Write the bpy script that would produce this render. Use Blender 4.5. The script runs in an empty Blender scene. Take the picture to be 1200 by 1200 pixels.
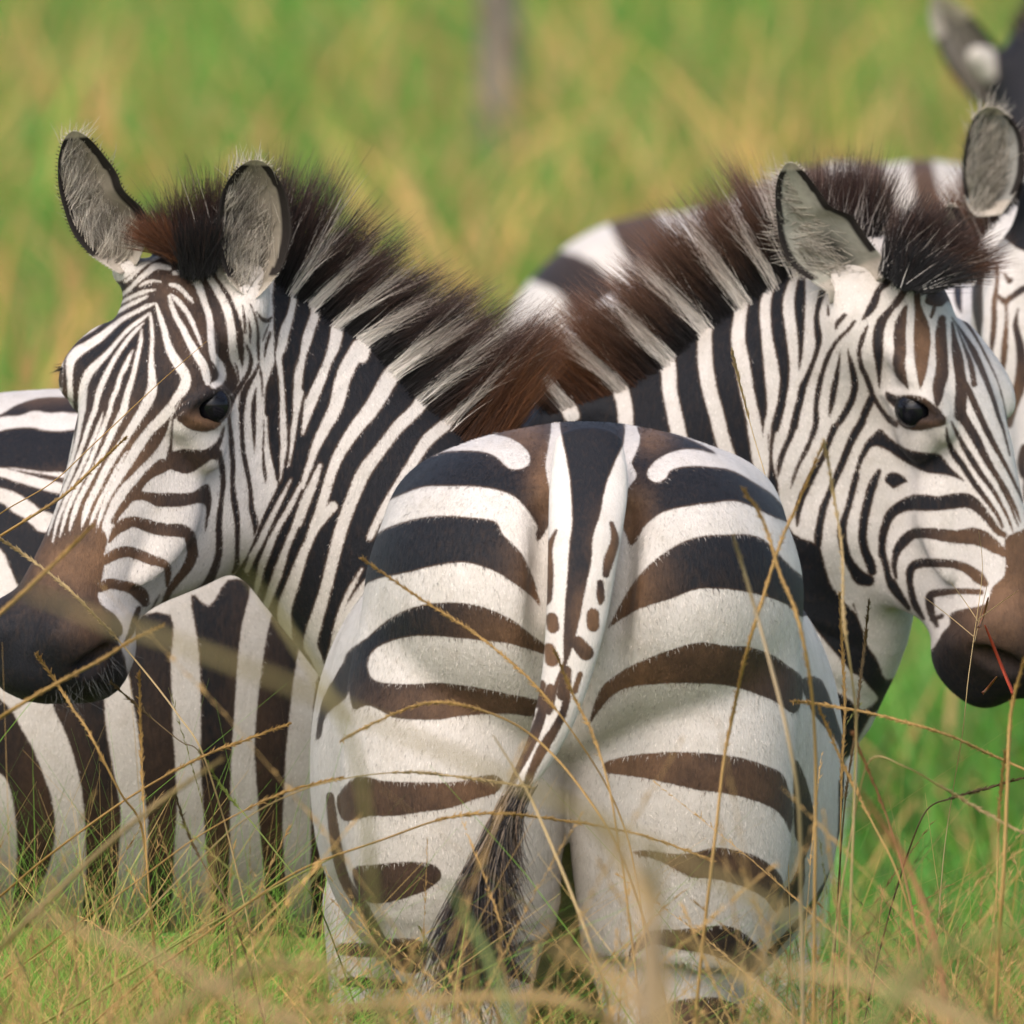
import bpy, bmesh, math, random
import numpy as np
from mathutils import Vector, Matrix

random.seed(7)
rng = np.random.default_rng(7)
SC = bpy.context.scene
COL = SC.collection

# ------------------------------------------------------------------ camera, sky, sun, exposure
CD, CH = 30.0, 2.3                      # camera distance from the near zebra's rump, camera height
PIT = math.atan((CH - 1.178) / CD)
KPX = (1 / 1030.0) / math.hypot(CD, CH - 1.178)
cam = bpy.data.cameras.new('camera')
cam.sensor_width = 36.0
cam.lens = 18.0 / (600 * KPX)
cam.clip_start = 0.5
cam.clip_end = 3000.0
cam.dof.use_dof = True
cam.dof.focus_distance = CD + 0.8
cam.dof.aperture_fstop = cam.lens / 60.0
camo = bpy.data.objects.new('camera', cam)
camo.location = (0, -CD, CH)
camo.rotation_euler = (math.pi / 2 - PIT, 0, 0)
COL.objects.link(camo)
SC.camera = camo

SUN_EL, SUN_AZ = math.radians(46), math.radians(198)     # azimuth from +Y, clockwise: behind the camera, slightly left
world = bpy.data.worlds.new('World')
SC.world = world
world.use_nodes = True
wn = world.node_tree.nodes
wl = world.node_tree.links
wn.clear()
sky = wn.new('ShaderNodeTexSky')
sky.sky_type = 'NISHITA'
sky.sun_disc = False
sky.sun_elevation = SUN_EL
sky.sun_rotation = SUN_AZ
sky.dust_density = 4.0
sky.air_density = 0.8
bgn = wn.new('ShaderNodeBackground')
bgn.inputs['Strength'].default_value = 0.15
won = wn.new('ShaderNodeOutputWorld')
wl.new(sky.outputs[0], bgn.inputs[0])
wl.new(bgn.outputs[0], won.inputs[0])

sun = bpy.data.lights.new('sun', 'SUN')
sun.energy = 0.75
sun.angle = math.radians(60)
sun.color = (1.0, 0.985, 0.96)
suno = bpy.data.objects.new('sun', sun)
sdir = Vector((math.sin(SUN_AZ) * math.cos(SUN_EL), math.cos(SUN_AZ) * math.cos(SUN_EL), math.sin(SUN_EL)))
suno.rotation_euler = sdir.to_track_quat('Z', 'Y').to_euler()
suno.location = (0, 0, 20)
COL.objects.link(suno)

SC.view_settings.view_transform = 'Standard'
SC.view_settings.look = 'None'
SC.view_settings.exposure = 0.88
SC.view_settings.gamma = 1.0
SC.cycles.use_denoising = True
SC.cycles.max_bounces = 6
SC.cycles.diffuse_bounces = 3
SC.cycles.use_adaptive_sampling = True
SC.cycles.adaptive_threshold = 0.01

# ------------------------------------------------------------------ elevation drawing <-> world
# every animal is laid out on an elevation drawing (unit: 1/1030 m at the near rump) and given its own depth Y
CP = np.array([0.0, -CD, CH])
FW = np.array([0.0, math.cos(PIT), -math.sin(PIT)])
UP = np.array([0.0, math.sin(PIT), math.cos(PIT)])

def at(px, py, Y):
    dx = (px - 600) * KPX
    dv = (600 - py) * KPX
    d = FW + UP * dv + np.array([dx, 0, 0])
    return CP + d * ((Y + CD) / d[1])

def unit(Y):                              # metres per drawing unit at depth Y
    return KPX * (Y + CD) * 1.002

def elev(P):                              # world points -> elevation drawing
    r = P - CP
    f = r @ FW
    return np.stack([600 + r[:, 0] / f / KPX, 600 - (r @ UP) / f / KPX], 1)

# ------------------------------------------------------------------ names, labels
def tag(o, label=None, cat=None, group=None, kind=None):
    if label: o['label'] = label
    if cat: o['category'] = cat
    if group: o['group'] = group
    if kind: o['kind'] = kind
    return o

def empty(name, loc):
    o = bpy.data.objects.new(name, None)
    o.location = loc
    o.empty_display_size = 0.1
    COL.objects.link(o)
    return o

def link(name, me, mat, parent=None):
    o = bpy.data.objects.new(name, me)
    if mat is not None:
        me.materials.append(mat)
    COL.objects.link(o)
    if parent is not None:
        o.parent = parent
        o.matrix_parent_inverse = Matrix.Translation(-Vector(parent.location))
    return o

def np_mesh(name, V, F, smooth=True, attrs=None, cols=None):
    """V (n,3); F (m,3 or 4) int array; attrs name->(n,) float; cols (n,3)"""
    V = np.asarray(V, np.float32); F = np.asarray(F, np.int32)
    me = bpy.data.meshes.new(name)
    k = F.shape[1]
    me.vertices.add(len(V)); me.loops.add(F.size); me.polygons.add(len(F))
    me.vertices.foreach_set('co', V.ravel())
    me.loops.foreach_set('vertex_index', F.ravel())
    me.polygons.foreach_set('loop_start', np.arange(0, F.size, k, dtype=np.int32))
    me.polygons.foreach_set('use_smooth', np.full(len(F), smooth, dtype=bool))
    me.update(calc_edges=True)
    for a, v in (attrs or {}).items():
        at_ = me.attributes.new(a, 'FLOAT', 'POINT')
        at_.data.foreach_set('value', np.asarray(v, np.float32))
    if cols is not None:
        c4 = np.ones((len(V), 4), np.float32); c4[:, :3] = cols
        ca = me.attributes.new('Col', 'FLOAT_COLOR', 'POINT')
        ca.data.foreach_set('color', c4.ravel())
    me.validate()
    return me

# ------------------------------------------------------------------ node helpers
def new_mat(name):
    m = bpy.data.materials.new(name); m.use_nodes = True
    nt = m.node_tree; nt.nodes.clear()
    out = nt.nodes.new('ShaderNodeOutputMaterial')
    b = nt.nodes.new('ShaderNodeBsdfPrincipled')
    nt.links.new(b.outputs[0], out.inputs[0])
    return m, nt, b

def N(nt, t, **kw):
    n = nt.nodes.new(t)
    for k, v in kw.items():
        if k == 'ins':
            for i, x in v.items(): n.inputs[i].default_value = x
        else: setattr(n, k, v)
    return n

def noise(nt, scale, detail=3.0, vec=None, rough=0.5):
    n = N(nt, 'ShaderNodeTexNoise', ins={'Scale': scale, 'Detail': detail, 'Roughness': rough})
    if vec is not None: nt.links.new(vec, n.inputs['Vector'])
    return n.outputs['Fac']

def mapr(nt, val, a, b, c, d, clamp=True, smooth=False):
    n = N(nt, 'ShaderNodeMapRange', ins={1: a, 2: b, 3: c, 4: d}, clamp=clamp)
    if smooth: n.interpolation_type = 'SMOOTHSTEP'
    nt.links.new(val, n.inputs[0])
    return n.outputs[0]

def mth(nt, op, a, b=None):
    n = N(nt, 'ShaderNodeMath', operation=op)
    for i, x in enumerate((a, b)):
        if x is None: continue
        if isinstance(x, (int, float)): n.inputs[i].default_value = x
        else: nt.links.new(x, n.inputs[i])
    return n.outputs[0]

def mixc(nt, fac, a, b, mode='MIX'):
    n = N(nt, 'ShaderNodeMix', data_type='RGBA', blend_type=mode)
    for i, x in ((0, fac), (6, a), (7, b)):
        if isinstance(x, (int, float)): n.inputs[i].default_value = x
        elif isinstance(x, tuple): n.inputs[i].default_value = (*x, 1)
        else: nt.links.new(x, n.inputs[i])
    return n.outputs[2]

def coat_material(name, white=(0.685, 0.635, 0.59), black=(0.0075, 0.008, 0.011), brown=(0.185, 0.100, 0.052), rag=4.2):
    m, nt, b = new_mat(name)
    tc = N(nt, 'ShaderNodeTexCoord').outputs['Object']
    mp = N(nt, 'ShaderNodeMapping', ins={'Scale': (1.0, 1.0, 0.28)})
    nt.links.new(tc, mp.inputs[0])
    st = N(nt, 'ShaderNodeAttribute', attribute_name='stripe').outputs['Fac']
    br = N(nt, 'ShaderNodeAttribute', attribute_name='brown').outputs['Fac']
    du = N(nt, 'ShaderNodeAttribute', attribute_name='greying').outputs['Fac']
    hair = noise(nt, 900, 2.0, mp.outputs[0], 0.6)        # lying hair, long along the body
    hair2 = noise(nt, 240, 2.0, mp.outputs[0], 0.55)
    patch = noise(nt, 11, 4.0, tc)
    patch2 = noise(nt, 45, 4.0, tc, 0.65)
    jit = mth(nt, 'MULTIPLY', mth(nt, 'SUBTRACT', hair, 0.5), rag)
    jit2 = mth(nt, 'MULTIPLY', mth(nt, 'SUBTRACT', patch2, 0.5), 1.6)
    fac = mapr(nt, mth(nt, 'ADD', mth(nt, 'ADD', st, jit), jit2), -1.3, 1.3, 0, 1, smooth=True)
    wv = mixc(nt, mapr(nt, patch, 0.35, 0.7, 0, 0.55), white, (white[0]*0.80, white[1]*0.80, white[2]*0.80))
    wv = mixc(nt, mapr(nt, patch2, 0.5, 0.75, 0, 0.35), wv, (white[0]*0.62, white[1]*0.56, white[2]*0.48))
    wv = mixc(nt, mapr(nt, hair, 0.3, 0.75, 0.0, 0.35), wv, (white[0]*0.6, white[1]*0.56, white[2]*0.5))
    grm = noise(nt, 5.0, 6.0, tc, 0.7)
    wv = mixc(nt, mapr(nt, grm, 0.50, 0.68, 0, 0.45), wv, (0.40, 0.36, 0.30))
    wv = mixc(nt, du, wv, (0.36, 0.325, 0.26))  # whites turn greyer where the blobs are strong
    brn = mixc(nt, mapr(nt, patch2, 0.3, 0.7, 0, 1), brown, (brown[0]*0.6, brown[1]*0.6, brown[2]*0.6))
    bf = mth(nt, 'ADD', br, mth(nt, 'MULTIPLY', mth(nt, 'SUBTRACT', hair2, 0.5), 0.35))
    edge = mapr(nt, st, 0.3, 3.2, 0.5, 0.0)               # stripe borders are browner than their middles
    bf = mth(nt, 'MAXIMUM', bf, edge)
    bfc = N(nt, 'ShaderNodeClamp'); nt.links.new(bf, bfc.inputs[0])
    dk = mixc(nt, bfc.outputs[0], black, brn)
    dk = mixc(nt, mapr(nt, hair, 0.45, 0.8, 0, 0.3), dk, (0.026, 0.026, 0.031))
    c = mixc(nt, fac, wv, dk)
    tn = N(nt, 'ShaderNodeAttribute', attribute_name='tone').outputs['Fac']
    vm = N(nt, 'ShaderNodeVectorMath', operation='SCALE'); nt.links.new(c, vm.inputs[0]); nt.links.new(tn, vm.inputs['Scale'])
    nt.links.new(vm.outputs[0], b.inputs['Base Color'])
    b.inputs['Roughness'].default_value = 0.62
    b.inputs['Specular IOR Level'].default_value = 0.2
    b.inputs['Sheen Weight'].default_value = 0.03
    b.inputs['Sheen Roughness'].default_value = 0.45
    bp = N(nt, 'ShaderNodeBump', ins={'Strength': 0.55, 'Distance': 0.0018})
    nt.links.new(mth(nt, 'ADD', hair, mth(nt, 'MULTIPLY', hair2, 1.2)), bp.inputs['Height'])
    nt.links.new(bp.outputs[0], b.inputs['Normal'])
    return m

def strand_material(name, rough=0.5, spec=0.3, trans=0.0):
    m, nt, b = new_mat(name)
    a = N(nt, 'ShaderNodeAttribute', attribute_name='Col')
    nt.links.new(a.outputs['Color'], b.inputs['Base Color'])
    b.inputs['Roughness'].default_value = rough
    b.inputs['Specular IOR Level'].default_value = spec
    if trans:
        out = [n for n in nt.nodes if n.type == 'OUTPUT_MATERIAL'][0]
        tr = N(nt, 'ShaderNodeBsdfTranslucent')
        nt.links.new(a.outputs['Color'], tr.inputs[0])
        mx = N(nt, 'ShaderNodeMixShader', ins={0: trans})
        nt.links.new(b.outputs[0], mx.inputs[1]); nt.links.new(tr.outputs[0], mx.inputs[2])
        nt.links.new(mx.outputs[0], out.inputs[0])
    return m

M_COAT = coat_material('zebra_coat')
M_HAIR = strand_material('mane_hair', 0.45, 0.35)
M_EARS = strand_material('ear_fur', 0.75, 0.15)
M_GRASS = strand_material('grass_blades', 0.55, 0.25, 0.35)
m, nt, b = new_mat('wet_eye')
b.inputs['Base Color'].default_value = (0.006, 0.006, 0.008, 1)
b.inputs['Roughness'].default_value = 0.10
b.inputs['Specular IOR Level'].default_value = 0.25
M_EYE = m

# ------------------------------------------------------------------ implicit body modelling
def catmull(P, sub, closed=False):
    P = np.asarray(P, float)
    n = len(P)
    out = []
    rngi = range(n if closed else n - 1)
    for i in rngi:
        p0 = P[(i - 1) % n] if closed else P[max(i - 1, 0)]
        p1 = P[i]; p2 = P[(i + 1) % n]
        p3 = P[(i + 2) % n] if closed else P[min(i + 2, n - 1)]
        for s in range(sub):
            t = s / sub
            out.append(0.5 * ((2*p1) + (-p0+p2)*t + (2*p0-5*p1+4*p2-p3)*t*t + (-p0+3*p1-3*p2+p3)*t**3))
    if not closed: out.append(P[-1])
    return np.array(out)

def smin(a, b, k):
    h = np.maximum(k - np.abs(a - b), 0) / k
    return np.minimum(a, b) - h * h * k * 0.25

def smax(a, b, k): return -smin(-a, -b, k)

class Limb:
    """generalised cylinder. stations: (x,y,z, a, b): a = radius seen from the front, b = radius in depth"""
    def __init__(s, st, sub=4, k=0.03):
        s.S = catmull(st, sub); s.k = k
    def __call__(s, P):
        best = np.full(len(P), 1e9); A = np.zeros(len(P)); B = np.zeros(len(P))
        D = np.zeros((len(P), 3)); NN = np.zeros((len(P), 3)); WW = np.zeros((len(P), 3)); TT = np.zeros((len(P), 3))
        for i in range(len(s.S) - 1):
            a, b = s.S[i], s.S[i + 1]
            d = b[:3] - a[:3]; L2 = d @ d
            if L2 < 1e-12: continue
            t = np.clip(((P - a[:3]) @ d) / L2, 0, 1)
            r = P - (a[:3] + t[:, None] * d)
            q = (r * r).sum(1)
            m = q < best
            best[m] = q[m]
            rad = a[3:] + t[m, None] * (b[3:] - a[3:])
            A[m] = rad[:, 0]; B[m] = rad[:, 1]; D[m] = r[m]
            T = d / math.sqrt(L2)
            n = np.cross(T, [0, 1, 0]); n = n / (np.linalg.norm(n) + 1e-9)
            NN[m] = n; WW[m] = np.cross(n, T); TT[m] = T
        u = (D * NN).sum(1) / A; v = (D * WW).sum(1) / B; l = (D * TT).sum(1) / np.minimum(A, B)
        q = np.sqrt(u*u + v*v + l*l) + 1e-6
        return np.sqrt(best) * (1 - 1/q) + (q < 0.05) * (-0.02)

def limb(st, sub=4, k=0.03):             # stations on the drawing: (px,py,Y,a,b), radii in drawing units
    out = []
    for px, py, Y, a, b in st:
        p = at(px, py, Y); u = unit(Y)
        out.append((*p, a*u, b*u))
    return Limb(out, sub, k)

def wlimb(st, k=0.02): return Limb([(x, y, z, r, r) for x, y, z, r in st], 3, k)

class LoftY:
    """body seen end-on: stations (Y, cx, cy, rx, rz) on the drawing"""
    def __init__(s, st, n=2.3, k=0.05):
        w = []
        for Y, cx, cy, rx, rz in st:
            p = at(cx, cy, Y); u = unit(Y)
            w.append((Y, p[0], p[2], rx*u, rz*u))
        s.S = catmull(w, 6); s.n = n; s.k = k
    def __call__(s, P):
        S = s.S; y = np.clip(P[:, 1], S[0, 0], S[-1, 0])
        cx, cz, rx, rz = [np.interp(y, S[:, 0], S[:, i]) for i in (1, 2, 3, 4)]
        dx = P[:, 0] - cx; dz = P[:, 2] - cz; dy = P[:, 1] - y
        q = (np.abs(dx/rx)**s.n + np.abs(dz/rz)**s.n + np.abs(dy/(0.6*np.minimum(rx, rz)))**2)**(1/s.n) + 1e-6
        r = np.sqrt(dx*dx + dz*dz + dy*dy)
        return r * (1 - 1/q) + (q < 0.05) * (-0.02)

class Ellipsoid:
    def __init__(s, c, r, k=0.03): s.c = np.array(c); s.r = np.array(r); s.k = k
    def __call__(s, P):
        d = P - s.c
        q = np.sqrt(((d / s.r)**2).sum(1)) + 1e-6
        return np.sqrt((d*d).sum(1)) * (1 - 1/q) - (q < 0.05) * 0.02

def ell(px, py, Y, rx, rz, ry, k=0.03):
    u = unit(Y)
    return Ellipsoid(at(px, py, Y), (rx*u, ry, rz*u), k)

def bounds(p):
    if isinstance(p, Limb):
        r = p.S[:, 3:].max(1)[:, None]
        return (p.S[:, :3]-r).min(0), (p.S[:, :3]+r).max(0)
    if isinstance(p, Ellipsoid): return p.c-p.r, p.c+p.r
    if isinstance(p, LoftY):
        S = p.S; e = 0.6*np.minimum(S[:, 3], S[:, 4]).max()
        return (np.array([(S[:, 1]-S[:, 3]).min(), S[0, 0]-e, (S[:, 2]-S[:, 4]).min()]),
                np.array([(S[:, 1]+S[:, 3]).max(), S[-1, 0]+e, (S[:, 2]+S[:, 4]).max()]))
    return None

def union(prims):
    bb = [bounds(p) for p in prims]
    MG = 0.13
    def f(P):
        d = None
        for p, b in zip(prims, bb):
            if b is None: v = p(P)
            else:
                v = np.full(len(P), MG)
                m = ((P > b[0]-MG) & (P < b[1]+MG)).all(1)
                if m.any(): v[m] = p(P[m])
            d = v if d is None else smin(d, v, p.k)
        return d
    return f

# ---- a zebra's head in its own frame: x from poll to nose, y to the animal's left, z dorsal
HX = np.array([-0.08, -0.03, 0.03, 0.09, 0.15, 0.21, 0.27, 0.33, 0.39, 0.44, 0.475, 0.505, 0.525])
HT = np.array([-0.030, -0.006, 0.010, 0.016, 0.016, 0.010, 0.003, -0.004, -0.010, -0.017, -0.028, -0.048, -0.072])
HB = np.array([-0.15, -0.205, -0.245, -0.258, -0.250, -0.222, -0.188, -0.162, -0.146, -0.142, -0.140, -0.128, -0.108])
HWT = np.array([0.050, 0.066, 0.080, 0.088, 0.086, 0.073, 0.060, 0.052, 0.050, 0.055, 0.057, 0.048, 0.024])
HWB = np.array([0.045, 0.050, 0.054, 0.055, 0.052, 0.047, 0.043, 0.041, 0.043, 0.047, 0.046, 0.038, 0.020])
HS = catmull(np.stack([HX, HT, HB, HWT, HWB], 1), 5)

def head_canon(p):
    x = np.clip(p[:, 0], HS[0, 0], HS[-1, 0])
    zt, zb, wt, wb = [np.interp(x, HS[:, 0], HS[:, i]) for i in (1, 2, 3, 4)]
    c = (zt + zb)/2; h = (zt - zb)/2
    s = np.clip((p[:, 2] - c)/h, -1.4, 1.4)
    w = wb + (wt - wb) * np.clip(0.5 + 0.62*s, 0, 1)
    dx = p[:, 0] - x
    n = 2.4
    q = (np.abs(p[:, 1]/w)**n + np.abs((p[:, 2]-c)/h)**n + np.abs(dx/0.022)**2)**(1/n) + 1e-6
    r = np.sqrt(p[:, 1]**2 + (p[:, 2]-c)**2 + dx*dx)
    d = r*(1 - 1/q) - (q < 0.05)*0.02
    ya = np.abs(p[:, 1])
    pa = np.stack([p[:, 0], ya, p[:, 2]], 1)
    E = lambda c, r: Ellipsoid(c, r)(pa)
    d = smin(d, E((0.140, 0.074, -0.018), (0.060, 0.026, 0.022)), 0.03)      # brow over the eye
    d = smin(d, E((0.105, 0.046, -0.150), (0.100, 0.034, 0.100)), 0.04)      # cheek muscle
    d = smin(d, E((0.245, 0.052, -0.068), (0.095, 0.016, 0.014)), 0.03)      # facial crest
    d = smin(d, E((0.462, 0.036, -0.050), (0.040, 0.024, 0.030)), 0.025)     # nostril wing
    d = smin(d, E((0.455, 0.0, -0.132), (0.042, 0.036, 0.026)), 0.03)        # chin
    d = smin(d, E((0.160, 0.076, -0.050), (0.042, 0.022, 0.034)), 0.02)      # eye mound
    d = smax(d, -E((0.484, 0.052, -0.062), (0.020, 0.013, 0.012)), 0.012)    # nostril
    return d


def tps_fit(src, dst, lam=1e-3):
    n = len(src)
    def U(r2): return np.where(r2 > 0, r2*np.log(r2 + 1e-12), 0)
    d2 = ((src[:, None] - src[None])**2).sum(2)
    K = U(d2) + lam*np.eye(n)
    Pm = np.hstack([np.ones((n, 1)), src])
    L = np.zeros((n+3, n+3)); L[:n, :n] = K; L[:n, n:] = Pm; L[n:, :n] = Pm.T
    Y = np.zeros((n+3, 2)); Y[:n] = dst
    W = np.linalg.solve(L, Y)
    def f(q):
        r2 = ((q[:, None] - src[None])**2).sum(2)
        return U(r2) @ W[:n] + W[n] + q @ W[n+1:]
    return f

class Head:
    """canonical head posed in the world, then nudged in the drawing plane so its landmarks sit where they are drawn"""
    def __init__(s, poll, xh, zh, scale, marks, k=0.045):
        x = np.array(xh, float); x /= np.linalg.norm(x)
        z = np.array(zh, float); z -= x*(z @ x); z /= np.linalg.norm(z)
        y = np.cross(z, x)
        s.R = np.stack([x, y, z], 1); s.o = np.array(poll); s.sc = scale; s.k = k
        c = np.array([mk[0] for mk in marks], float); t = np.array([mk[1] for mk in marks], float)
        pr = elev(s.rigid(c))
        s.err = pr - t
        sc = 200.0
        s.c0 = t.mean(0)
        s.back = tps_fit((t - s.c0)/sc, (pr - s.c0)/sc)
        s.fwd_ = tps_fit((pr - s.c0)/sc, (t - s.c0)/sc)
        s.wsc = sc
    def rigid(s, c): return s.o + s.sc * (c @ s.R.T)
    def world(s, c):
        P = s.rigid(np.atleast_2d(np.array(c, float)))
        e = s.fwd_((elev(P) - s.c0)/s.wsc)*s.wsc + s.c0
        return np.array([at(e[i, 0], e[i, 1], P[i, 1]) for i in range(len(P))])
    def __call__(s, P):
        out = np.full(len(P), 0.3)
        near = ((P - s.rigid(np.array([[0.22, 0, -0.11]])))**2).sum(1) < 0.46**2
        Q = P[near]
        if len(Q) == 0: return out
        e = elev(Q)
        e2 = s.back((e - s.c0)/s.wsc)*s.wsc + s.c0
        r = Q - CP; f = (r @ FW)
        Q = Q + ((e2 - e)[:, :1] * (f*KPX)[:, None]) * np.array([[1.0, 0, 0]]) - ((e2 - e)[:, 1:] * (f*KPX)[:, None]) * UP[None]
        c = ((Q - s.o) @ s.R) / s.sc
        out[near] = head_canon(c) * s.sc
        return out

def hit(f, px, py, Y0, Y1, n=240):
    """depth at which the line of sight through a drawing point meets a body"""
    ys = np.linspace(Y0, Y1, n)
    d = f(np.array([at(px, py, y) for y in ys]))
    i = np.argmax(d < 0)
    return ys[i] if d[i] < 0 else None

class Socketed:
    """a body with an eye socket cut in and two lids laid round it"""
    def __init__(s, f, eyes):
        s.f = f; s.c = []; s.eyes = []
        for (ex, ey, rx, ry, up, lo) in eyes:
            Y = hit(f, ex, ey, f.Y-0.4, f.Y+0.4); u = unit(Y)
            lid = lambda pts: [(px, py, (hit(f, px, py, f.Y-0.4, f.Y+0.4) or Y)-0.001, w, w) for px, py, w in pts]
            s.c.append((Ellipsoid(at(ex, ey, Y), (rx*u, 0.017, ry*u)), limb(lid(up), 4), limb(lid(lo), 4)))
            s.eyes.append(at(ex, ey, Y + 0.0125))
    def __call__(s, P):
        d = s.f(P)
        for e, a, b in s.c:
            m = (((P - e.c)**2).sum(1) < 0.07**2)
            if not m.any(): continue
            Q = P[m]; v = smax(d[m], -e(Q), 0.006)
            d[m] = smin(smin(v, a(Q), 0.006), b(Q), 0.006)
        return d

def surface(f, lo, hi, h):
    lo = np.array(lo, float); hi = np.array(hi, float)
    nb = np.ceil((hi - lo)/h/4).astype(int) + 1
    n = nb*4
    bc = [lo[a] + (np.arange(nb[a])*4 + 1.5)*h for a in range(3)]
    G = np.stack(np.meshgrid(*bc, indexing='ij'), -1).reshape(-1, 3)
    dc = np.concatenate([f(g) for g in np.array_split(G, max(1, len(G)//200000))])
    act = np.abs(dc) < h*4*0.87*2.4
    d = np.where(dc < 0, -1.0, 1.0).astype(np.float32).reshape(nb)
    d = d.repeat(4, 0).repeat(4, 1).repeat(4, 2)
    B = np.argwhere(act.reshape(nb))
    off = np.stack(np.meshgrid(*[np.arange(4)]*3, indexing='ij'), -1).reshape(-1, 3)
    I = (B[:, None]*4 + off[None]).reshape(-1, 3)
    for ch in np.array_split(I, max(1, len(I)//300000)):
        d[ch[:, 0], ch[:, 1], ch[:, 2]] = f(lo + ch*h)
    s = d < 0
    c = lambda A, i, j, k: A[i:A.shape[0]-1+i, j:A.shape[1]-1+j, k:A.shape[2]-1+k]
    cnt = sum(c(s, i, j, k).astype(np.int8) for i in (0, 1) for j in (0, 1) for k in (0, 1))
    mix = (cnt > 0) & (cnt < 8)
    C = np.argwhere(mix)
    idx = np.full(mix.shape, -1, np.int32); idx[mix] = np.arange(len(C))
    cor = [(i, j, k) for i in (0, 1) for j in (0, 1) for k in (0, 1)]
    val = np.stack([d[C[:, 0]+i, C[:, 1]+j, C[:, 2]+k] for i, j, k in cor], 1)
    acc = np.zeros((len(C), 3)); num = np.zeros(len(C))
    for a in range(8):
        for b in range(a+1, 8):
            if sum(abs(cor[a][q]-cor[b][q]) for q in range(3)) != 1: continue
            va, vb = val[:, a], val[:, b]
            m = (va < 0) != (vb < 0)
            t = va[m]/(va[m]-vb[m])
            acc[m] += np.array(cor[a]) + t[:, None]*(np.array(cor[b]) - np.array(cor[a])); num[m] += 1
    V = lo + (C + acc/num[:, None])*h
    Q = []
    for ax in range(3):
        sh = [slice(None)]*3; sh2 = [slice(None)]*3
        sh[ax] = slice(0, -1); sh2[ax] = slice(1, None)
        s0 = s[tuple(sh)]; s1 = s[tuple(sh2)]
        E = np.argwhere(s0 != s1)
        o = [a for a in range(3) if a != ax]
        E = E[(E[:, o[0]] > 0) & (E[:, o[1]] > 0) & (E[:, o[0]] < s.shape[o[0]]-1) & (E[:, o[1]] < s.shape[o[1]]-1)]
        fl = s0[E[:, 0], E[:, 1], E[:, 2]]
        def ci(da, db):
            e = E.copy(); e[:, o[0]] += da; e[:, o[1]] += db
            return idx[e[:, 0], e[:, 1], e[:, 2]]
        q = np.stack([ci(-1, -1), ci(0, -1), ci(0, 0), ci(-1, 0)], 1)
        if ax == 1: fl = ~fl
        q[~fl] = q[~fl][:, ::-1]
        Q.append(q)
    return V, np.concatenate(Q)

def subdiv_mesh(V, F):
    """one Catmull-Clark step"""
    n = len(V); fp = V[F].mean(1)
    e = np.stack([F, np.roll(F, -1, 1)], -1).reshape(-1, 2); e.sort(axis=1)
    key = e[:, 0].astype(np.int64)*n + e[:, 1]
    uk, inv, cnt = np.unique(key, return_inverse=True, return_counts=True)
    a = (uk//n).astype(int); b = (uk % n).astype(int); ne = len(uk)
    acc = lambda ix, val, m: np.stack([np.bincount(ix, val[:, k], m) for k in range(3)], 1)
    fr = np.repeat(fp, 4, 0)
    ep = (V[a] + V[b] + 2*acc(inv, fr, ne)/cnt[:, None])/4
    val = np.bincount(F.ravel(), minlength=n).astype(float)[:, None]
    Fm = acc(F.ravel(), fr, n)/np.maximum(val, 1)
    md = (V[a]+V[b])/2
    ve = (np.bincount(a, minlength=n) + np.bincount(b, minlength=n)).astype(float)[:, None]
    Rm = (acc(a, md, n) + acc(b, md, n))/np.maximum(ve, 1)
    vp = (Fm + 2*Rm + (val-3)*V)/np.maximum(val, 1)
    ei = inv.reshape(-1, 4) + n
    fi = np.arange(len(F)) + n + ne
    Q = np.stack([F, ei, np.broadcast_to(fi[:, None], F.shape), np.roll(ei, 1, 1)], -1).reshape(-1, 4)
    return np.concatenate([vp, ep, fp]), Q

# ------------------------------------------------------------------ coat markings
TILE = {'p': (0, 0, 1), 't1': (0, 120, 3), 't2': (0, 450, 3), 't3': (300, 150, 3), 't4': (350, 470, 3), 't5': (600, 470, 3),
        't6': (350, 800, 3), 't7': (650, 800, 3), 't8': (840, 120, 10/3), 'm1': (560, 120, 3), 'l1': (0, 800, 3),
        'a1': (50, 280, 6), 'a2': (200, 280, 6), 'a3': (40, 450, 6), 'a4': (170, 450, 6), 'a5': (0, 620, 5), 'a6': (0, 440, 6),
        'b1': (880, 300, 6), 'b2': (1000, 300, 6), 'b3': (880, 450, 6), 'b4': (1000, 450, 6), 'b5': (960, 620, 5)}

def on(tile, pts):
    ox, oy, s = TILE[tile]
    return [(ox + p[0]/s, oy + p[1]/s) + tuple(w/s for w in p[2:]) for p in pts]

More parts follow.
